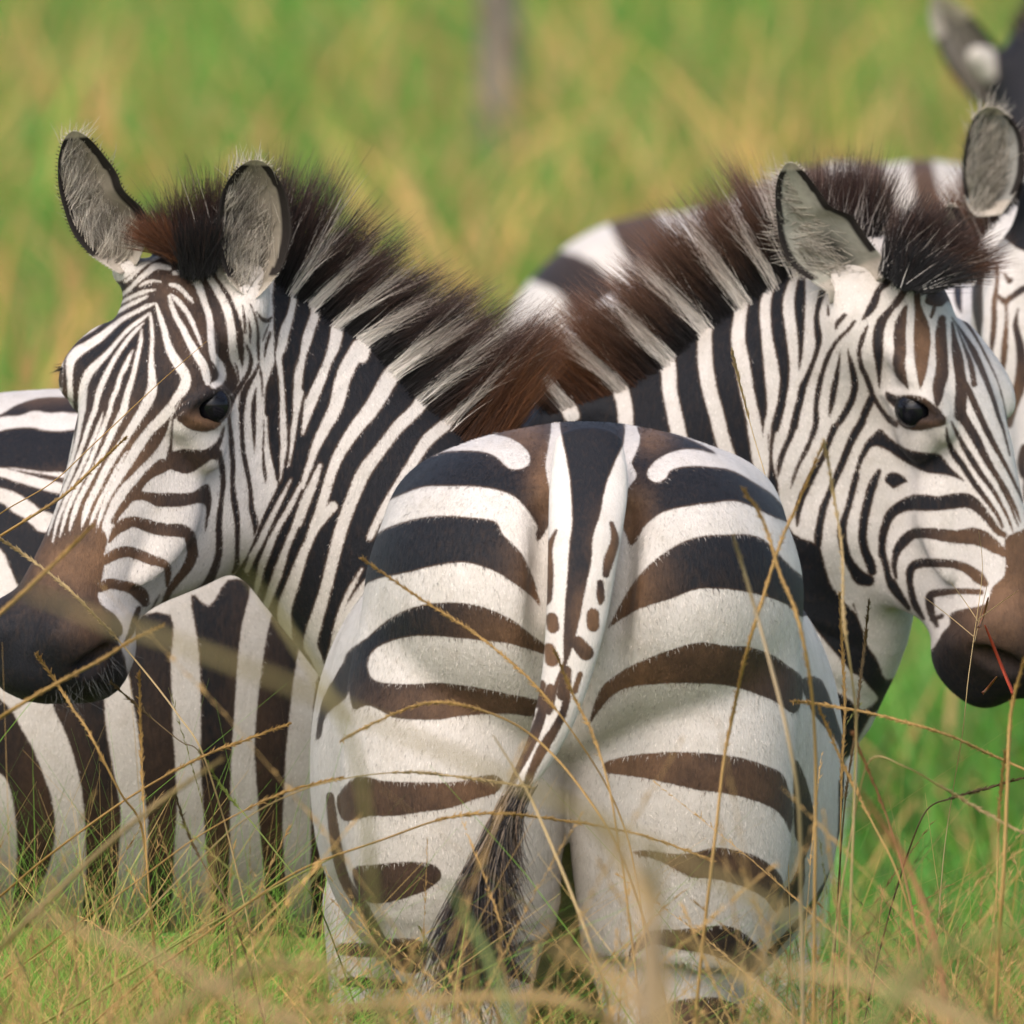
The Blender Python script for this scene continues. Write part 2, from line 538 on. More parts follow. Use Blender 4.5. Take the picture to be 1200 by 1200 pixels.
# D / W: dark or white stroke (x, y, width); PD / PW: dark or white patch; drawn in order on the elevation
RUMP = [
 ('PD','t4',[(700,110),(780,80),(880,68),(882,140),(868,230),(885,320),(897,400),(872,450),(842,495),(832,470),(838,440),(815,400),(770,345),(720,320),(640,303),(500,300),(420,308),(320,350),(240,400),(300,260),(470,190),(540,175),(630,175),(690,192),(740,235),(790,235),(815,205),(790,160),(740,130),(690,118)]),
 ('PD','t4',[(935,40),(925,130),(940,200),(955,300),(960,420),(950,520),(945,600),(935,720),(945,740),(990,740),(1005,680),(1030,560),(1035,480),(1060,400),(1080,300),(1120,200),(1145,140),(1125,40)]),
 ('PD','t4',[(180,520),(245,490),(300,450),(400,415),(500,402),(600,408),(690,422),(720,470),(780,530),(820,610),(845,690),(850,725),(820,690),(770,650),(700,605),(620,575),(560,568),(480,580),(400,600),(300,620),(245,640),(200,670)]),
 ('PD','t4',[(165,890),(240,830),(310,770),(400,725),(500,708),(600,712),(680,735),(760,775),(830,830),(870,862),(870,892),(800,870),(720,850),(600,838),(520,830),(420,826),(340,840),(280,865),(250,900),(245,940),(260,975),(300,990),(400,995),(500,990),(620,1005),(720,1025),(820,1045),(850,1060),(835,1108),(740,1100),(600,1105),(500,1120),(420,1120),(340,1115),(280,1085),(240,1070),(190,1080),(170,960)]),
 ('PD','t4',[(120,980),(185,880),(188,960),(170,1040),(100,1100),(78,1180),(60,1180),(80,1060)]),
 ('PD','t6',[(135,400),(205,330),(300,345),(420,350),(540,350),(640,330),(690,325),(720,350),(690,390),(620,410),(540,440),(440,455),(330,470),(250,470),(190,485),(150,478)]),
 ('PD','t6',[(190,655),(270,640),(360,630),(440,632),(490,650),(500,690),(450,730),(400,750),(330,770),(250,775),(210,740)]),
 ('PD','t6',[(150,915),(300,925),(300,965),(150,958)]),
 ('PD','t6',[(160,1035),(350,1045),(380,1078),(165,1070)]),
 ('PD','t6',[(170,1130),(300,1140),(300,1200),(180,1190)]),
 ('PD','t6',[(290,908),(440,910),(445,1000),(400,1022),(330,1000)]),
 ('D','t6',[(680,700,14),(720,750,34),(770,840,22)]),
 ('D','t6',[(680,950,40),(740,1000,56),(805,1045,26)]),
 ('D','t6',[(110,400,30),(130,560,40),(160,690,40),(230,800,44),(300,930,40)]),
 ('PD','t5',[(440,90),(480,90),(560,110),(640,140),(720,185),(640,170),(580,175),(520,200),(480,240),(480,270),(510,285),(540,270),(560,240),(620,228),(700,230),(780,245),(860,290),(930,340),(990,430),(950,420),(900,400),(840,370),(780,352),(700,360),(620,370),(550,385),(500,410),(460,450),(440,490),(415,508),(403,480),(385,430),(375,390),(385,340),(420,290),(438,260),(420,220),(440,170),(450,130)]),
 ('PD','t5',[(340,798),(350,770),(400,680),(440,620),(500,560),(580,505),(660,475),(760,468),(840,470),(890,490),(940,540),(990,590),(1060,650),(1070,720),(1020,760),(970,720),(900,690),(800,668),(700,660),(640,665),(560,695),(480,720),(420,745)]),
 ('PD','t5',[(272,1135),(290,1060),(320,1000),(370,960),(440,920),(540,880),(620,855),(680,848),(760,860),(840,865),(920,895),(970,930),(1020,970),(1020,1050),(990,1100),(930,1060),(860,1030),(780,1005),(700,995),(600,992),(520,995),(420,1005),(360,1030),(320,1070)]),
 ('PD','t7',[(172,285),(230,262),(330,248),(440,243),(560,250),(660,265),(740,290),(800,320),(825,380),(840,440),(830,530),(815,500),(790,460),(740,430),(650,400),(560,385),(490,375),(400,355),(320,338),(230,325),(180,315)]),
 ('PD','t7',[(270,595),(330,590),(420,602),(500,595),(560,580),(640,590),(710,610),(770,650),(800,690),(805,740),(780,810),(740,760),(690,730),(640,710),(560,690),(480,685),(420,655),(350,620),(300,608)]),
 ('PD','t7',[(255,965),(290,900),(350,870),(430,868),(520,860),(590,853),(650,870),(700,910),(735,960),(720,1000),(690,1020),(640,1000),(570,965),(500,948),(420,935),(360,920),(320,930),(290,950)]),
 ('PD','t7',[(300,1210),(340,1160),(400,1125),(480,1110),(560,1105),(610,1120),(650,1140),(610,1210)]),
 ('PD','t7',[(845,270),(880,330),(905,420),(915,510),(905,560),(880,620),(880,700),(850,760),(810,790),(800,740),(830,700),(862,630),(868,570),(845,540),(838,400)]),
 ('PD','t7',[(865,-10),(940,-10),(1000,150),(1020,230),(1030,340),(1008,360),(1000,230),(960,170),(910,110),(880,50)]),
 ('D','t7',[(1010,350,26),(1005,520,22),(985,640,20),(900,790,22),(760,950,26)]),
]
RUMP_BROWN = [(612,510,34,26,.9),(640,560,22,60,1),(765,510,24,22,.9),(735,610,26,46,1),(630,700,40,80,.8),(735,690,44,70,.9),
 (600,760,70,70,.8),(560,830,130,40,.75),(740,800,90,60,.9),(800,770,140,60,.55),(840,790,120,60,.5),(730,890,120,50,.9),(850,920,120,60,.55),
 (760,1010,90,40,.9),(860,1030,90,60,.6),(760,1110,80,60,.6),(560,925,110,40,.8),(440,940,90,60,.5),(470,1030,90,60,.4),(480,1110,90,50,.7),
 (600,1060,90,90,.8),(830,1190,110,40,.6),(390,1010,40,150,.8),(930,980,40,120,.35)]
TAIL = [
 ('PD','t4',[(935,75),(925,130),(940,200),(955,300),(960,420),(950,520),(945,600),(935,720),(930,850),(928,920),(895,1000),(866,1090),(890,1100),(910,1020),(925,960),(940,930),(965,860),(985,780),(1005,680),(1030,560),(1035,480),(1060,400),(1080,300),(1120,200),(1145,140),(1125,80)]),
 ('D','t4',[(905,455,10),(880,520,26),(885,600,24),(880,690,24),(872,715,8)]),
 ('D','t4',[(890,765,44),(895,795,44)]), ('D','t4',[(880,870,40),(890,910,50)]), ('D','t4',[(850,1000,40),(840,1060,40)]),
 ('D','t4',[(1100,430,16),(1112,490,30),(1090,560,38),(1080,610,24)]),
 ('D','t4',[(1060,640,24),(1062,690,30),(1060,710,16)]), ('D','t4',[(1035,750,44),(1035,790,44)]),
 ('D','t4',[(980,850,50),(1010,885,56)]), ('D','t4',[(940,950,40),(930,1030,50)]), ('D','t4',[(990,960,20),(970,1020,22)]),
 ('D','t6',[(885,20,34),(860,90,36),(830,180,40),(790,260,40),(740,340,50),(725,420,60)]),
 ('D','t6',[(945,50,26),(920,130,30),(860,230,40),(820,310,30),(790,400,40)]),
 ('D','t6',[(820,110,26),(780,230,26),(760,330,20)]),
]
TAIL_BROWN = [(640,650,20,60,.8),(642,760,20,70,1),(715,640,20,40,.8),(694,730,24,40,1),(680,800,24,40,.9),(640,900,40,50,.8)]

LHEAD = [
 # neck: dark with white bands
 ('PD','p',[(322,320),(321,400),(321,430),(317,450),(315,500),(319,540),(326,565),(310,600),(290,650),(270,700),(330,800),(400,900),(600,1050),(900,900),(760,600),(660,480),(560,400),(440,320),(360,290)]),
 ('W','a2',[(1000,-160,54.9),(900,40,48),(815,215,42.6),(830,280,43.9),(865,350,45.3),(865,430,39.8),(840,540,41.2),(805,640,61.8),(785,740,61.8),(760,830,41.2),(772,930,28.9),(782,1050,28.9),(790,1200,31.6)]),
 ('W','a4',[(965,100,28.9),(972,300,45.3),(975,450,38.5),(960,560,27.5),(948,690,6.9)]),
 ('W','a2',[(1400,-100,75.5),(1180,130,75.5),(1020,330,71.4),(1012,440,68.6),(1020,520,60.4),(985,620,61.8),(955,720,61.8),(930,820,41.2),(905,920,53.5),(895,1030,54.9),(885,1200,43.9)]),
 ('W','a4',[(1090,60,43.9),(1062,200,34.3),(1040,350,32.9),(1030,450,19.2),(1010,570,6.9)]),
 ('W','a2',[(1550,180,103),(1380,340,96.1),(1230,520,89.2),(1180,600,82.4),(1150,750,75.5),(1110,850,54.9),(1070,950,61.8),(1015,1080,72.1),(970,1190,68.6)]),
 ('W','a4',[(1160,130,74.1),(1130,260,41.2),(1108,350,13.7)]),
 ('W','a4',[(1025,670,9.6),(960,800,26),(900,920,32.9),(850,1020,39.8),(800,1130,39.8),(750,1210,41.2)]),
 ('W','t2',[(890,600,20.6),(868,655,16.5)]),
 ('W','t3',[(680,540,48),(560,620,54.9),(450,680,57.6),(390,740,54.9),(370,800,48)]),
 ('W','t4',[(210,-190,48),(160,-90,52.2),(130,20,45.3),(95,90,37),(60,160,28.9),(40,220,20.6),(12,300,17.9)]),
 ('W','a4',[(1190,460,17.9),(1130,640,20.6),(1070,760,27.5),(1010,880,32.9),(950,980,35.7),(900,1080,41.2),(860,1180,48),(815,1300,45.3),(775,1480,29.9),(740,1600,31.7)]),
 ('W','t4',[(76,225,11),(55,280,23.3),(25,360,27.5),(0,430,23.3)]),
 ('W','a4',[(1195,680,48),(1130,800,48),(1080,930,41.2),(1040,1040,41.2),(990,1160,41.2),(930,1340,61.8),(850,1560,44),(810,1720,44)]),
 ('W','t4',[(630,-330,54.9),(470,-200,57.6),(350,-120,59),(260,20,53.5),(205,90,45.3),(152,170,38.5),(120,240,31.6),(92,330,31.6),(72,395,31.7),(55,440,31.7)]),
 ('W','a4',[(1320,860,61.8),(1195,1010,61.8),(1150,1110,54.9),(1110,1200,61.8),(1040,1400,82.4),(980,1580,96.1),(990,1740,79.2),(1010,1880,70.4)]),
 ('W','t4',[(760,-330,54.9),(600,-180,54.9),(470,-70,52.2),(420,20,42.6),(350,90,41.2),(288,170,39.8),(230,250,46.6),(190,340,41.2),(150,450,41.2),(120,560,38.5),(95,660,37),(65,760,43.9),(40,850,48),(60,900,38.7),(90,980,38.7)]),
 ('W','t4',[(850,-270,54.9),(740,-150,54.9),(650,-50,53.5),(590,20,49.5),(520,80,41.2),(450,140,39.8),(405,210,32.9),(360,280,30.2),(300,380,27.5),(250,480,20.6)]),
 ('W','t4',[(830,-100,34.3),(740,-30,34.3),(680,30,34.3),(620,110,24.7)]),
 ('W','t4',[(222,590,6.9),(178,670,16.5),(142,760,16.5),(122,850,16.5),(105,940,16.5)]),
 ('W','t4',[(240,640,27.5),(180,760,61.8),(130,880,48),(90,1000,27.5)]),
 # face: dark with thin white bands
 ('PD','p',[(20,300),(140,330),(205,270),(246,305),(255,325),(268,342),(274,355),(282,375),(286,397),(286,422),(282,440),(272,462),(240,462),(205,480),(199,497),(190,525),(168,550),(147,570),(132,592),(122,617),(126,632),(123,646),(123,658),(118,686),(115,700),(121,710),(132,718),(142,730),(144,742),(139,752),(150,790),(150,900),(-60,900),(-60,300)]),
 ('PW','p',[(40,390),(72,396),(74,420),(71,470),(58,500),(40,470)]), ('D','p',[(70,424,4),(69,437,9),(72,452,5)]),
 ('W','a2',[(190,155,12.3),(225,190,35.2),(265,260,40.5),(320,345,49.3),(378,450,54.6),(412,550,54.6),(428,650,56.3),(436,750,58.1),(450,840,61.6),(478,910,49.3),(490,985,26.4)]),
 ('D','a2',[(455,875,12),(470,930,22),(478,990,16)]),
 ('W','a2',[(25,240,26.4),(100,225,42.2),(165,270,52.8),(205,350,49.3),(240,450,44),(270,540,42.2),(280,640,44),(286,740,44),(300,820,47.5),(345,890,52.8),(366,950,49.3),(345,1005,44),(300,1030,40.5)]),
 ('W','a2',[(0,320,24.6),(50,335,29.9),(100,380,26.4),(140,425,19.4),(158,448,5.3)]),
 ('W','a2',[(0,390,10.6),(40,425,29.9),(90,480,31.7),(140,560,29.9),(170,630,26.4),(195,690,21.1),(218,755,7)]),
 ('W','a1',[(890,405,22.9),(910,480,31.7),(940,550,37),(985,630,42.2),(1030,720,47.5),(1080,810,54.6),(1130,890,58.1),(1150,960,54.6),(1160,1010,35.2)]),
 ('W','a1',[(800,465,19.4),(820,530,29.9),(850,620,38.7),(875,720,45.8),(910,810,56.3),(960,890,68.6),(1003,960,72.2),(1000,1030,70.4),(950,1110,65.1),(900,1190,61.6)]),
 ('W','a3',[(960,170,66.9),(890,250,68.6),(810,330,65.1),(740,425,66.9),(680,520,63.4),(620,615,58.1),(575,690,49.3),(530,770,38.7),(490,860,35.2),(462,940,29.9),(445,1010,8.8)]),
 ('W','a3',[(955,280,10.6),(940,360,33.4),(900,450,51),(840,530,58.1),(770,600,59.8),(700,670,52.8),(640,720,45.8),(590,780,38.7),(550,850,33.4),(515,930,29.9),(490,1000,19.4),(487,1035,5.3)]),
 ('W','a3',[(690,735,21.1),(650,790,29.9),(600,860,33.4),(565,920,24.6),(550,995,7)]),
 ('W','a3',[(655,470,5.3),(620,530,19.4),(570,620,26.4),(530,695,28.2),(490,775,28.2),(450,855,28.2),(412,940,24.6),(395,990,7)]),
 ('W','a1',[(755,520,14.1),(765,600,22.9),(770,700,24.6),(765,800,29.9),(765,900,40.5),(770,1000,54.6),(768,1060,70.4),(740,1140,70.4),(710,1200,65.1)]),
 ('W','a3',[(770,180,65.1),(710,270,56.3),(650,365,56.3),(595,450,51),(540,540,49.3),(490,630,49.3),(440,735,47.5),(390,830,45.8),(358,920,40.5),(335,1005,8.8)]),
 ('W','a1',[(695,640,12.3),(690,720,26.4),(670,810,29.9),(650,900,31.7),(625,1000,38.7),(595,1090,42.2),(570,1200,51)]),
 ('W','a3',[(630,180,47.5),(590,260,44),(545,350,42.2),(505,440,40.5),(460,530,38.7),(415,620,38.7),(370,710,37),(320,805,37),(290,885,35.2),(265,960,29.9),(248,1035,7)]),
 ('W','a1',[(635,780,7),(610,830,22.9),(580,900,33.4),(545,970,29.9),(525,1050,31.7),(490,1130,31.7),(475,1200,29.9)]),
 ('W','a3',[(535,180,33.4),(500,270,33.4),(465,360,33.4),(435,440,31.7),(400,530,31.7),(360,620,31.7),(315,710,31.7),(272,795,31.7),(235,880,29.9),(205,980,24.6),(180,1075,7)]),
 ('W','a3',[(486,195,5.3),(460,275,22.9),(425,365,24.6),(390,450,26.4),(345,555,28.2),(298,655,28.2),(250,755,28.2),(205,855,28.2),(165,960,24.6),(130,1110,5.3)]),
 ('W','a1',[(710,590,8.8),(650,650,24.6),(590,720,28.2),(540,790,29.9),(490,870,31.7),(450,950,37),(410,1040,38.7),(385,1120,37),(370,1200,33.4)]),
 ('W','a3',[(430,180,33.4),(385,290,31.7),(350,400,29.9),(312,505,29.9),(272,605,29.9),(228,705,28.2),(185,805,26.4),(145,905,24.6),(118,990,19.4),(98,1060,5.3)]),
 ('W','a1',[(745,525,12.3),(690,570,24.6),(620,620,26.4),(560,680,24.6),(500,750,26.4),(450,810,37),(380,880,51),(320,950,59.8),(290,1030,56.3),(280,1110,56.3),(275,1200,54.6)]),
 ('W','a3',[(335,180,45.8),(322,290,29.9),(300,400,28.2),(270,510,26.4),(232,610,26.4),(195,700,24.6),(155,790,22.9),(118,870,17.6),(95,930,7)]),
 ('W','a1',[(800,455,12.3),(740,470,26.4),(660,510,28.2),(580,550,31.7),(500,610,37),(420,680,51),(330,740,59.8),(250,790,70.4),(205,840,66.9),(190,900,51),(190,1000,38.7),(195,1100,35.2),(195,1200,35.2)]),
 ('W','a3',[(255,180,37),(268,290,24.6),(268,400,15.8),(252,500,12.3),(225,570,8.8)]),
 ('W','a1',[(740,400,10.6),(660,440,28.2),(580,480,24.6),(500,530,22.9),(420,580,22.9),(340,640,24.6),(250,690,29.9),(180,740,40.5),(125,800,52.8),(90,860,52.8)]),
 ('W','a1',[(790,358,10.6),(720,370,28.2),(640,400,24.6),(580,430,19.4),(520,470,8.8)]),
 ('W','a1',[(830,300,10.6),(770,295,17.6),(720,310,21.1),(680,332,10.6)]),
 ('W','a1',[(890,205,31.7),(800,190,42.2),(740,232,40.5),(680,280,33.4),(610,350,24.6),(540,410,24.6),(470,490,22.9),(420,540,17.6),(370,590,5.3)]),
 ('W','a1',[(860,108,22.9),(760,150,24.6),(690,200,24.6),(640,250,26.4),(585,300,17.6)]),
 ('W','a1',[(540,330,8.8),(460,420,12.3),(380,510,19.4),(310,590,22.9),(250,660,14.1)]),
 ('W','a3',[(210,120,14.1),(190,220,31.7),(172,320,14.1)]),
 ('W','a3',[(215,170,12.3),(212,280,22.9),(215,380,24.6),(213,470,24.6),(200,560,22.9),(185,640,15.8),(165,710,8.8)]),
 ('W','a3',[(182,345,12.3),(172,450,21.1),(162,560,24.6),(152,660,21.1),(143,740,10.6)]),
 ('W','a3',[(132,440,8.8),(125,520,31.7),(130,620,10.6)]), ('W','a3',[(100,740,14.1),(92,850,12.3),(88,900,5.3)]),
 # cheek: white with dark bands
 ('D','a3',[(975,255,15.4),(968,330,17.6),(962,420,19.8),(955,490,44)]),
 ('PD','a4',[(165,478),(200,475),(270,455),(380,462),(450,445),(510,390),(540,320),(562,300),(552,380),(528,450),(512,540),(470,530),(400,580),(320,625),(250,628),(180,605),(120,630),(60,660),(0,705),(0,640),(80,580),(140,530)]),
 ('D','a3',[(900,575,99),(830,620,77),(775,675,61.6),(725,735,61.6),(680,790,59.4),(640,850,50.6),(600,905,39.6),(565,975,26.4)]),
 ('D','a4',[(520,480,44),(540,580,41.8),(550,690,41.8),(537,820,39.6),(525,920,44),(520,1020,48.4),(522,1120,50.6),(520,1200,50.6)]),
 ('D','t2',[(768,600,26.4),(755,650,30.8),(730,700,30.8),(690,735,24.2),(650,750,11)]),
 ('PD','a4',[(0,755),(100,765),(200,765),(300,765),(350,750),(400,715),(440,705),(460,740),(468,820),(460,900),(440,960),(428,900),(420,850),(370,840),(280,860),(180,865),(80,860),(20,830),(-30,818),(-100,830),(-160,880),(-200,930),(-235,985),(-240,960),(-190,870),(-140,800),(-100,760),(-60,745)]),
 ('D','a4',[(440,900,22),(432,980,22),(425,1030,8.8)]),
 ('D','a3',[(530,1110,22),(570,1040,61.6),(630,990,88),(700,968,74.8),(780,990,88),(860,1015,92.4),(950,1028,92.4),(1030,1030,92.4),(1090,1060,83.6),(1110,1130,77),(1117,1200,77)]),
 ('D','a5',[(1112,50,66),(1127,130,66),(1110,200,63.8),(1070,260,55),(1020,320,48.4),(985,380,39.6),(960,440,35.2),(932,495,19.8)]),
 ('D','a5',[(615,185,55),(670,150,66),(740,132,66),(810,150,66),(880,178,63.8),(950,198,52.8),(980,222,46.2),(985,270,39.6),(980,335,17.6)]),
 ('D','a5',[(590,345,55),(640,320,63.8),(710,330,63.8),(780,350,74.8),(830,390,83.6),(850,430,55)]),
 ('D','a5',[(812,465,30.8),(795,520,41.8),(780,570,41.8),(760,620,35.2),(735,655,17.6)]),
 ('D','a5',[(935,385,8.8),(905,440,13.2),(870,505,6.6)]),
 ('D','a2',[(530,740,15.4),(562,820,28.6),(560,900,35.2),(530,970,35.2),(480,1050,41.8),(440,1120,37.4),(410,1200,28.6)]),
 ('D','a4',[(650,70,11),(615,140,17.6),(592,210,26.4),(596,280,30.8),(605,380,37.4),(612,480,41.8),(618,580,37.4),(615,700,37.4),(625,800,48.4),(640,900,48.4),(650,1000,41.8),(650,1100,37.4),(648,1200,33)]),
 ('D','t2',[(834,600,16.5),(832,640,20.9),(818,665,11)]),
 ('D','a2',[(620,875,19.8),(590,950,30.8),(540,1030,48.4),(512,1100,52.8),(500,1200,50.6)]),
 ('D','a4',[(690,100,48.4),(680,200,39.6),(680,300,37.4),(685,400,37.4),(695,500,39.6),(715,600,37.4),(735,700,35.2),(745,800,35.2),(750,880,44),(770,950,48.4),(775,1010,37.4),(765,1070,13.2)]),
 ('D','a4',[(780,30,13.2),(770,100,30.8),(762,200,39.6),(765,300,35.2),(768,400,22),(768,490,6.6)]),
 ('D','a4',[(835,250,8.8),(835,350,15.4),(830,450,15.4),(835,560,26.4),(845,650,26.4),(850,700,8.8)]),
 ('D','a4',[(905,-40,66),(905,0,72.6),(900,150,77),(895,300,72.6),(905,420,72.6),(920,540,59.4),(932,640,37.4),(936,700,8.8)]),
 ('D','a2',[(705,1210,99),(715,1050,96.8),(728,950,61.6),(735,880,17.6)]),
 ('D','a2',[(700,660,26.4),(670,760,26.4),(660,830,13.2)]),
 ('D','a2',[(600,510,6.6),(640,560,26.4),(680,575,35.2),(712,550,15.4)]), ('D','a2',[(752,330,26.4),(738,370,30.8)]),
 ('D','a2',[(505,460,8.8),(520,560,24.2),(525,660,17.6)]), ('D','a2',[(545,550,6.6),(560,640,22),(560,730,13.2)]),
 ('D','a2',[(560,460,11),(600,560,17.6),(615,660,22),(615,760,24.2),(620,850,17.6)]), ('D','a2',[(690,600,8.8),(660,680,15.4),(645,720,4.4)]),
 ('D','a2',[(620,880,15.4),(640,980,17.6),(645,1100,13.2)]),
 # bare dark skin round the eye
 ('D','a4',[(190,250,22),(240,190,44),(300,150,66),(370,100,77),(450,70,55),(540,80,55),(610,95,33)]),
 ('D','a4',[(250,240,55),(330,290,66),(430,310,55),(510,280,44)]),
 ('PD','a4',[(245,225),(330,120),(420,60),(560,70),(612,95),(578,190),(545,270),(480,325),(400,332),(300,305),(245,268)]),
 ('D','a4',[(210,160,8.8),(260,100,11),(320,60,11)]),
]
LHEAD_BROWN = [(100,660,80,44,1),(125,640,30,90,1),(120,590,70,70,.9),(150,540,60,70,.7),(90,540,50,80,.45),(60,500,30,120,.5),(110,720,40,40,.55),(190,670,60,60,.75),
 (215,560,60,60,.3),(250,300,40,60,.35),(230,400,50,60,.35),(210,340,40,40,.45),(240,495,30,14,1),(145,690,36,34,.7),(280,420,40,50,.3)]

